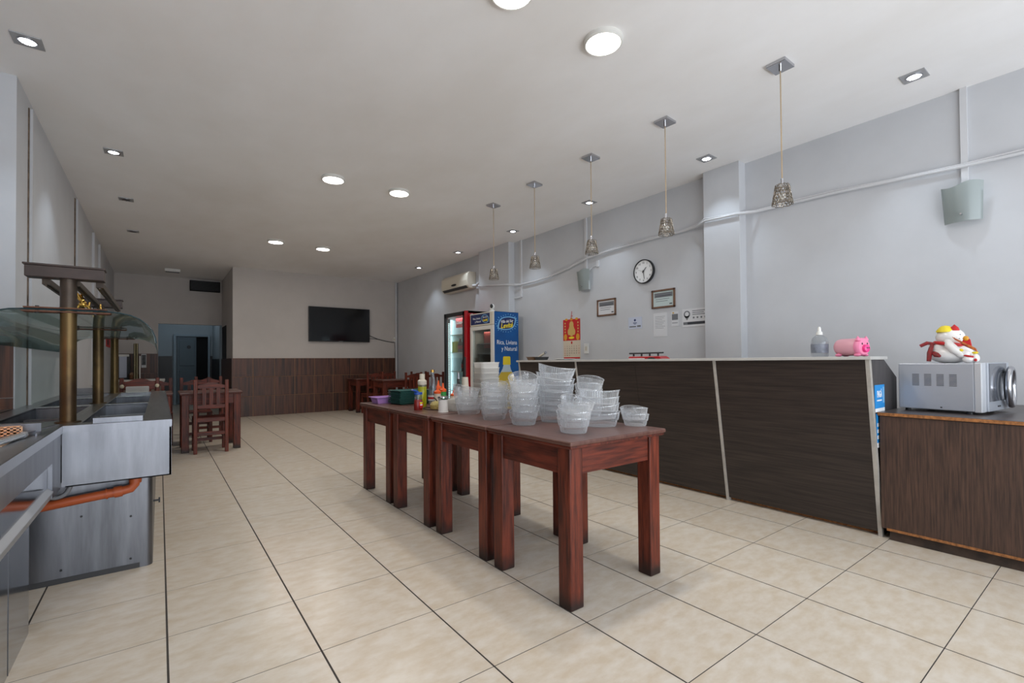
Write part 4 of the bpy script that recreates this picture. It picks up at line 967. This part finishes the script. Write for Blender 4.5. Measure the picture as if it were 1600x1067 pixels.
# things on near buffet
o = thing('perforated_pan', 'steel pan with perforated plate lit orange on the near buffet', 'pan', (-.7, 3.0, ZB))
MB().box(-1.0, -.432, 2.985, 2.991, ZB, ZB+.05).box(-1.0, -.432, 2.991, 3.06, ZB+.046, ZB+.05).box(-.438, -.432, 2.9, 2.991, ZB, ZB+.012).build('back_plate', STEEL, o)
perforated('perforated_plate', -.95, -.487, 2.93, ZB+.003, ZB+.045, 24, 3, o, MATS['glow_tinted_steel'])
MB().box(-1.0, -.487, 2.62, 2.93, ZB, ZB+.004).box(-.493, -.487, 2.75, 2.935, ZB, ZB+.016).build('tray', mat('glow_tinted_steel', (190, 150, 120), .35, 1), o)
o = thing('serving_spatula', 'long flat steel spatula lying across the near buffet', 'utensil', (-.5, 2.6, ZB))
MB().prism([(-.42, 3.20), (-.40, 3.215), (-.50, 2.75), (-.60, 2.2), (-.63, 2.2), (-.53, 2.75)], 'z', ZB+.014, ZB+.018).build('blade', STEEL, o); MB().box(-.615, -.59, 1.85, 2.25, ZB+.0, ZB+.02).build('handle', STEELD, o)
o = thing('rack_tube', 'shiny clear tube lying along the near buffet edge', 'tube', (-.5, 2.6, ZB))
MB().tube([(-.47, 2.86, ZB+.014), (-.56, 2.15, ZB+.014)], .012, 12).build('tube', mat('pale_glossy', (190, 196, 204), .15, .6), o, smooth=50); MB().tube([(-.468, 2.875, ZB+.014), (-.47, 2.85, ZB+.014)], .014, 12).build('end_cap', GREY, o)
for k, (x, y) in enumerate(((-.46, 1.78), (-.475, 1.70))):
    tag(MB().ball((x, y, ZB+.004), .009, .006, .0045, 8, 6).ball((x+.008, y+.004, ZB+.0035), .005, .005, .004, 6, 5).build('bread_crumb', CHEESE, loc=(x, y, ZB)), 'larger pale crumb on the near buffet edge' if k == 0 else 'smaller pale crumb on the near buffet edge', 'crumb')
# heat lamp of the near buffet (outside the frame at left) that glows orange on the pans
hl_ = thing('heat_lamp', 'orange glowing heat lamp bar over the near buffet pan', 'heat lamp', (-.82, 2.75, 1.30))
MB().box(-.89, -.75, 2.4, 3.1, 1.28, 1.33).build('reflector', STEEL, hl_); MB().cyl((-.82, 0, 1.27), .012, 2.45, 3.05, 10, axis='y').build('element', emis('heat_element', (255, 120, 40), 8), hl_)
MB().cyl((-.82, 2.42, 0), .012, ZB, 1.28, 8).cyl((-.82, 3.08, 0), .012, ZB, 1.28, 8).build('stand', STEELD, hl_)
lamp('heat_bulb', 'AREA', (0, 0, -.04), (0, .35, 0), 9.0, (1, .55, .25), hl_, shape='RECTANGLE', size=.05, size_y=.6)
# gold ornament
ox, oy, oz = -.372, 4.0, 1.462
o = thing('gold_ornament', 'small gold ornament with curled arms on the glass shelf behind first brass post', 'ornament', (ox, oy, oz))
MB().ball((ox-.02, oy, oz+.085), .02, .02, .025, 14, 9).tube([(ox-.06, oy, oz+.005), (ox-.058, oy, oz+.045), (ox-.04, oy, oz+.075), (ox-.02, oy, oz+.085), (ox+.005, oy, oz+.07), (ox+.022, oy, oz+.04), (ox+.03, oy, oz+.005)], .010, 8).tube([(ox-.02, oy, oz+.1), (ox-.04, oy, oz+.13), (ox-.05, oy, oz+.155)], [.012, .014, .006], 8).tube([(ox-.015, oy, oz+.1), (ox-.028, oy, oz+.14), (ox-.02, oy, oz+.158)], [.006, .008, .004], 6).tube([(ox+.008, oy, oz+.075), (ox+.012, oy, oz+.10)], [.007, .006], 6).build('figure', GOLD, o, smooth=60)
o = thing('gold_teapot', 'tiny gold pear-shaped pot on the glass shelf right of the gold ornament', 'ornament', (ox+.065, oy, oz))
MB().lathe([(0, 0), (.014, 0), (.02, .015), (.017, .04), (.007, .058), (.004, .085), (.005, .09), (0, .092)], (ox+.065, oy, oz), 16).build('pot', GOLD, o, smooth=60); MB().tube([(ox+.085, oy, oz+.015), (ox+.105, oy, oz+.02), (ox+.11, oy, oz+.035)], .004, 6).build('spout', GOLD, o, smooth=60)

# ================================================================ FAR LEFT CORNER
o = thing('service_counter', 'pale topped service counter in the far left recess', 'counter', (-.38, 13.2, 0))
MB().box(XL+.01, .095, 12.9, 13.6, .80, .84).build('worktop', SINK, o, bev=.004); MB().box(XL+.01, .06, 12.95, 13.6, 0, .80).build('front', BEIGE, o); MB().box(.03, .085, 12.93, 13.6, 0, .80).build('end_post', SINK, o)
o = thing('computer_monitor', 'black monitor at the left end of the far service counter', 'monitor', (-.76, 13.2, .84))
MB().box(-.835, -.73, 13.1, 13.2, .84, 1.25).build('screen', BLACK, o, bev=.01); MB().box(-.80, -.76, 13.05, 13.25, .84, .86).build('stand', BLACK, o)
o = thing('drinks_machine', 'pale fronted dark machine on the far service counter', 'machine', (-.62, 13.4, .84))
MB().box(-.72, -.52, 13.3, 13.58, .84, 1.39).build('housing', DGREY, o, bev=.008); MB().box(-.71, -.58, 13.29, 13.302, .88, 1.34).build('front_sheet', PAPERB, o); MB().box(-.72, -.54, 13.28, 13.3, 1.34, 1.39).build('header', WHITEM, o)
o = thing('wicker_basket', 'brown wicker basket on the far service counter', 'basket', (-.46, 13.1, .84))
MB().lathe([(0, 0), (.09, 0), (.11, .10), (.105, .10), (.085, .01), (0, .01)], (-.44, 13.12, .84), 18).build('basket', WICKER, o, smooth=40); MB().ball((-.47, 13.12, .95), .06, .06, .05, 12, 8).build('cloth', mat('tan_cloth', (150, 120, 96), .8), o, smooth=60)
o = thing('steel_dispenser', 'tall twin steel tube dispenser on the far service counter', 'dispenser', (-.4, 13.02, .84))
MB().cyl((-.435, 13.02, 0), .02, .84, 1.62, 14).cyl((-.395, 13.02, 0), .022, .84, 1.62, 14).build('tubes', mat('olive_metal', (126, 118, 92), .35, .8), o, smooth=40); MB().box(-.355, -.335, 13.0, 13.05, .84, 1.35).build('frame', WHITEM, o); MB().box(-.45, -.33, 12.97, 13.07, .84, .85).build('base', GREY, o)
o = thing('poster', 'small grey photo poster on the far dark wainscot', 'poster', (-.28, 13.93, 1.1))
MB().box(-.345, -.25, 13.925, 13.934, 1.09, 1.41).build('sheet', PAPER, o); MB().box(-.335, -.26, 13.923, 13.926, 1.15, 1.39).build('photo', mat('photo_grey', (96, 98, 100), .6, c2=(40, 40, 44), vs=14), o)
o = thing('safety_sign', 'small red sign on the left wall near the far corner', 'sign', (XL, 12.4, 1.5))
MB().box(XL, XL+.006, 12.0, 12.95, 1.52, 1.70).build('board', REDP, o); MB().box(XL+.004, XL+.008, 12.2, 12.5, 1.56, 1.66).build('pictogram', PRINTD, o)

# ================================================================ TUBS ON THE TABLES
def tub_mesh():
    mb = MB(); n = 112
    #        r    z    ribbed
    prof = [(0, .003, 0), (.70, .002, 0), (.76, .0, 0), (.79, .006, 0), (.845, .034, 0), (.875, .036, 0), (.885, .040, 1), (.94, .073, 1), (.95, .078, 0), (1.0, .080, 0), (1.0, .0775, 0)]
    rings = []
    for r, z, rb in prof:
        ring = []
        if r == 0: rings.append([mb._v((0, 0, z))]); continue
        for i in range(n):
            a = 2*PI*i/n; ca, sa = math.cos(a), math.sin(a); e = .93
            x = math.copysign(abs(ca)**e, ca)*.118*r; y = math.copysign(abs(sa)**e, sa)*.088*r
            k = 1+(.03 if (i % 2 and .035 < z < .077 and r > .83) else 0)
            zz = z + (z/.08)**2*.006*math.cos(2*a)
            ring.append(mb._v((x*k, y*k, zz)))
        rings.append(ring)
    for A, B in zip(rings, rings[1:]):
        for i in range(n):
            j = (i+1) % n
            if len(A) == 1: mb.b.faces.new((A[0], B[j], B[i]))
            else: mb.b.faces.new((A[i], A[j], B[j], B[i]))
    return mb
ORD = ['bottom', 'second from the bottom', 'third from the bottom', 'fourth from the bottom', 'fifth from the bottom', 'sixth from the bottom', 'seventh from the bottom', 'eighth from the bottom', 'ninth from the bottom']
tub0 = tub_mesh().build('plastic_tub', CLEAR, smooth=14, local=True)
first = [True]
def stack(x, y, zt, n, yaw, desc, pitch=.037, lean=.0, tilt=.12, top=None, s=1.):
    dx = dy = 0
    for k in range(n):
        if first[0]: o = tub0; first[0] = False
        else: o = tub0.copy(); COL.objects.link(o)
        j = 0 if k == 0 else 1
        o.location = (x+dx, y+dy, zt+.001+k*pitch*s); o.scale = (s, s, s)
        o.rotation_euler = (j*random.uniform(-tilt, tilt), j*random.uniform(-tilt, tilt), yaw+j*random.uniform(-.25, .25))
        if k == n-1 and top: o.rotation_euler = (top[0], top[1], yaw+top[2])
        dx += random.uniform(-.006, .006)+lean*.008; dy += random.uniform(-.006, .006)
        nm = 'topmost' if k == n-1 else ORD[k]
        tag(o, 'clear plastic tub, %s of %s' % (nm, desc), 'plastic tub', 'clear plastic tubs on the tables')
Z1, Z2, Z3 = .790, .785, .778
stack(1.745, 1.79, Z1, 4, 1.05, 'the short stack nearest the camera', tilt=.05, top=(.10, -.12, .1), s=.96, pitch=.034)
stack(1.745, 2.21, Z1, 6, 1.0, 'the table-edge stack left of the tallest', pitch=.041, tilt=.1, top=(-.1, -.2, .1))
stack(1.97, 2.17, Z1, 8, -.75, 'the tallest ribbed stack', pitch=.037, tilt=.1, top=(.0, .16, .05))
stack(2.02, 1.86, Z1, 4, -.8, 'the low stack near the right table end', pitch=.042, tilt=.06, top=(-.05, .05, .1))
stack(2.205, 1.755, Z1, 2, .9, 'the two-tub stack at the right corner', pitch=.038, tilt=.04, s=.86)
stack(2.195, 2.115, Z1, 6, .9, 'the stack behind the low one', pitch=.037, tilt=.08, top=(.15, .1, 0))
stack(1.755, 2.53, Z2, 5, .8, 'the stack left of the table-edge one', pitch=.040, tilt=.14)
stack(1.79, 2.90, Z2, 4, .5, 'the leaning stack right of the milky bowls', pitch=.040, tilt=.16, lean=-1.)
stack(2.0, 2.49, Z2, 6, .3, 'the stack hidden behind the table-edge one', pitch=.038, tilt=.12)
stack(2.03, 2.82, Z2, 4, .2, 'the stack before the tall milky trays', pitch=.045, tilt=.2, lean=-1.)
# milky bowls and trays
def tray_mesh(lx, ly, h, m, name):
    mb = MB(); r = .03
    def rr(sx, sy, z, n=6):
        pts = []
        for cxs, cys, a0 in ((1, 1, 0), (-1, 1, PI/2), (-1, -1, PI), (1, -1, 3*PI/2)):
            for i in range(n):
                a = a0+PI/2*i/(n-1); pts.append((cxs*(sx-r)+r*math.cos(a), cys*(sy-r)+r*math.sin(a), z))
        return [mb._v(p) for p in pts]
    rings = [rr(lx*.455, ly*.455, 0), rr(lx*.485, ly*.485, h*.9), rr(lx*.5, ly*.5, h), rr(lx*.5, ly*.5, h-.004), rr(lx*.47, ly*.47, h*.9), rr(lx*.445, ly*.445, .004)]
    N = len(rings[0])
    for A, B in zip(rings, rings[1:]):
        for i in range(N): mb.b.faces.new((A[i], A[(i+1) % N], B[(i+1) % N], B[i]))
    mb.b.faces.new(rings[0][::-1]); mb.b.faces.new(rings[-1])
    return mb.build(name, m, smooth=40, local=True)
tr0 = tray_mesh(.22, .16, .055, MILKY, 'food_tray'); 
for k in range(9):
    o = tr0 if k == 0 else tr0.copy()
    if k: COL.objects.link(o)
    o.location = (2.075+random.uniform(-.003, .003), 3.10+random.uniform(-.003, .003), Z3+.001+k*.0405); o.rotation_euler = (0, 0, 1.32+random.uniform(-.03, .03))
    tag(o, 'milky white food tray, %s of the tall square stack' % ('topmost' if k == 8 else ORD[k]), 'food tray', 'milky food trays in the tall stack')
bw0 = None
for k in range(2):
    if k == 0:
        o = tray_mesh(.20, .17, .075, MILKY, 'milky_bowl'); bw0 = o
    else: o = bw0.copy(); COL.objects.link(o)
    o.location = (1.86, 3.16, Z3+.001+k*.022); o.rotation_euler = (0, 0, .5+.2*k)
    tag(o, 'milky white bowl beside the sugar jar, %s of the two nested' % ('upper' if k else 'lower'), 'bowl', 'milky bowls')

# ================================================================ CONDIMENTS
Z4 = .772
def lathe_thing(name, label, cat, x, y, z, parts):
    t = thing(name, label, cat, (x, y, z))
    for nm, prof, m, kw in parts: MB().lathe(prof, (x, y, z), 20, **kw).build(nm, m, t, smooth=45)
    return t
x, y, z = 1.625, 3.385, Z3
t = lathe_thing('ketchup_bottle', 'squat ketchup bottle with open blue flip cap', 'bottle', x, y, z, [
    ('body', [(0, 0), (.030, 0), (.034, .01), (.034, .06), (.029, .11), (.024, .135), (0, .135)], BOTTLE, dict(sy=.75)),
    ('ketchup', [(.0305, .001), (.0348, .01), (.0348, .06), (.031, .092), (.029, .095)], KETCH, dict(sy=.75)),
    ('cap', [(0, .132), (.033, .132), (.033, .150), (0, .152)], BLUEC, dict(sy=.8))])
MB().prism([(x-.055, z+.165), (x-.045, z+.175), (x+.0, z+.156), (x-.012, z+.148)], 'y', y-.02, y+.02).build('flip_lid', BLUEC, t, bev=.003)
dv = Vector((-.44, -.9, 0)).normalized()
mb = MB(); mb.ball((x+.012, y-.024, z+.055), .019, .006, .030, 16, 10); mb.build('label', REDP, t, smooth=60)
MB().ball((x+.012, y-.027, z+.068), .013, .005, .010, 12, 8).build('label_yellow', YELLOW, t, smooth=60); MB().ball((x+.012, y-.0275, z+.052), .013, .005, .006, 12, 8).build('label_white', PRINTW, t, smooth=60); MB().ball((x+.012, y-.0275, z+.076), .010, .005, .005, 12, 8).build('label_blue', NAVY, t, smooth=60)
lathe_thing('oil_dispenser', 'tall olive oil dispenser with cream pump top', 'bottle', 1.775, 3.62, Z3, [
    ('body', [(0, 0), (.036, 0), (.036, .195), (.03, .205), (0, .205)], OILB, {}), ('oil', [(.0355, .003), (.0366, .005), (.0366, .178), (.0355, .18)], OILG, {}),
    ('collar', [(.036, .195), (.038, .20), (.038, .228), (.026, .238), (0, .238)], CREAM, {}), ('pump_head', [(0, .236), (.022, .236), (.023, .285), (0, .288)], CREAM, {})])
lathe_thing('vinegar_bottle', 'clear glass vinegar bottle with white label and gold cap', 'bottle', 1.955, 3.78, Z4, [
    ('body', [(0, 0), (.041, 0), (.042, .10), (.036, .16), (.022, .24), (.015, .285), (.015, .305), (0, .305)], BOTTLE, {}), ('label', [(.0425, .05), (.0425, .098)], PAPER, {}), ('label_band', [(.0428, .064), (.0428, .082)], REDP, {}),
    ('vinegar', [(0, .003), (.034, .003), (.034, .09), (.028, .14), (.022, .18), (0, .18)], thin('pale_vinegar', (200, 214, 220), (150, 170, 180), .25, .6, .05, .4), {}), ('cap', [(0, .30), (.017, .30), (.017, .322), (0, .323)], GOLD, {})])
def squeeze(label, x, y, z, bodym, capm, h=.16):
    lathe_thing('squeeze_bottle', label, 'squeeze bottle', x, y, z, [('body', [(0, 0), (.03, 0), (.03, h*.62), (.024, h*.68), (0, h*.68)], bodym, {}), ('cap', [(0, h*.66), (.031, h*.66), (.031, h*.76), (.012, h*.84), (.006, h*1.08), (0, h*1.08)], capm, {})])
SAUCE = mat('pale_sauce', (206, 190, 172), .5)
squeeze('pale sauce squeeze bottle with orange nozzle, in front of the green ones', 1.94, 3.66, Z3, SAUCE, ORANGE, .17)
squeeze('green squeeze bottle with orange nozzle, right of the pale one', 2.07, 3.80, Z4, GREEN, ORANGE, .185)
squeeze('green squeeze bottle with orange nozzle, farthest back', 2.14, 4.02, Z4, GREEN, ORANGE, .20)
squeeze('pale squeeze bottle with orange cap next to the steel canister', 2.08, 3.62, Z3, SAUCE, ORANGE, .135)
lathe_thing('round_tray', 'black round tray under the cheese tub', 'tray', 1.80, 3.37, Z3, [('plate', [(0, 0), (.115, 0), (.13, .014), (.126, .014), (.112, .004), (0, .004)], mat('black_tray', (12, 20, 20), .7), {}), ('rim', [(.126, .013), (.13, .017), (.126, .017)], BLACK, {})])
x, y, z = 1.775, 3.37, Z3+.004
t = lathe_thing('cheese_tub', 'clear tub of grated cheese on the black tray', 'tub', x, y, z, [('bowl', [(0, 0), (.046, 0), (.056, .07), (.059, .071)], BOTTLE, {}), ('grated_cheese', [(.045, .002), (.0475, .004), (.0525, .042), (.035, .064), (0, .072)], CHEESE, {})])
MB().tube([(x+.02, y, z+.05), (x-.01, y-.01, z+.085), (x-.03, y-.015, z+.10)], .004, 6).build('spoon', BLACK, t)
t = lathe_thing('sugar_jar', 'white filled glass sugar jar at the table edge', 'jar', 1.70, 3.12, Z3, [('glass', [(0, 0), (.040, 0), (.041, .005), (.036, .024), (.034, .085), (.037, .112), (.039, .118)], BOTTLE, {}), ('sugar', [(.0345, .026), (.0362, .024), (.0343, .085), (.0362, .105), (0, .108)], SUGAR, {}), ('sugar_base', [(.040, .001), (.0413, .005), (.0365, .023)], SUGAR, {}), ('lid', [(.039, .116), (.041, .116), (.041, .126), (.03, .130), (0, .131)], CHROME, {})])
lathe_thing('steel_canister', 'brushed steel canister with black back behind the milky bowls', 'canister', 2.16, 3.70, Z3, [('body', [(0, 0), (.036, 0), (.036, .155), (0, .157)], STEEL, {}), ('base', [(0, 0), (.0375, 0), (.0375, .01), (.0365, .01)], BLACK, {})])
lathe_thing('oil_cruet', 'slim dark cruet with metal pourer behind the steel canister', 'cruet', 2.28, 3.88, Z4, [('body', [(0, 0), (.03, 0), (.03, .15), (.014, .19), (.013, .235), (0, .235)], mat('dark_glass', (34, 34, 30), .1), {}), ('pourer', [(0, .23), (.015, .23), (.010, .25), (.006, .285), (.012, .29), (0, .30)], CHROME, {})])
lathe_thing('paper_cup', 'upturned cream paper cup among the condiments at the back', 'cup', 2.34, 3.86, Z4, [('cup', [(0, .245), (.03, .245), (.045, 0), (.042, 0), (0, .24)], CREAM, {}), ('rim', [(.045, 0), (.048, .004), (.045, .008)], CREAM, {})])
# baskets
def basket(name, label, x, y, z, lx, ly, h, m, group, holes=True):
    t = thing(name, label, 'basket', (x, y, z), group)
    mb = MB(); a, b = lx/2, ly/2; f = .82; th = .003
    P = lambda s, zz: [(-a*s, -b*s, zz), (a*s, -b*s, zz), (a*s, b*s, zz), (-a*s, b*s, zz)]
    r0 = [mb._v(p) for p in P(f, 0)]; r1 = [mb._v(p) for p in P(1, h)]; r2 = [mb._v(p) for p in P(.985, h)]; r3 = [mb._v(p) for p in P(f*.985, th)]
    for A, B in ((r0, r1), (r1, r2), (r2, r3)):
        for i in range(4): mb.b.faces.new((A[i], A[(i+1) % 4], B[(i+1) % 4], B[i]))
    mb.b.faces.new(r0[::-1]); mb.b.faces.new(r3); mb.build('basket_body', m, t, local=True)
    MB().box(-a-.012, a+.012, -b-.012, -b+.004, h-.005, h).box(-a-.012, a+.012, b-.004, b+.012, h-.005, h).box(-a-.012, -a+.004, -b, b, h-.005, h).box(a-.004, a+.012, -b, b, h-.005, h).build('rim', m, t, bev=.002, local=True)
    if holes:
        s = MB()
        for k in range(1, 4): 
            zz = h*k/4; sc = f+(1-f)*k/4; s.box(-a*sc-.002, a*sc+.002, -b*sc-.002, b*sc+.002, zz-.0025, zz+.0025)
        s.build('ribs', m, t, local=True)
    return t
basket('bread_basket', 'lilac plastic basket at the far end of the table row', 1.70, 4.21, Z4, .25, .17, .075, PURPLE, None)
g0 = basket('bread_basket', 'x', 0, 0, 0, .30, .20, .036, TEAL, 'dark green baskets in the stack', False)
for k in range(10):
    o = g0 if k == 0 else copy_tree(g0)
    o.location = (1.83+random.uniform(-.003, .003), 3.98+random.uniform(-.003, .003), Z4+k*.0118); o.rotation_euler.z = .08+random.uniform(-.02, .02)
    o['label'] = 'dark green plastic basket, %s of the green stack' % ('topmost' if k == 9 else ORD[k])
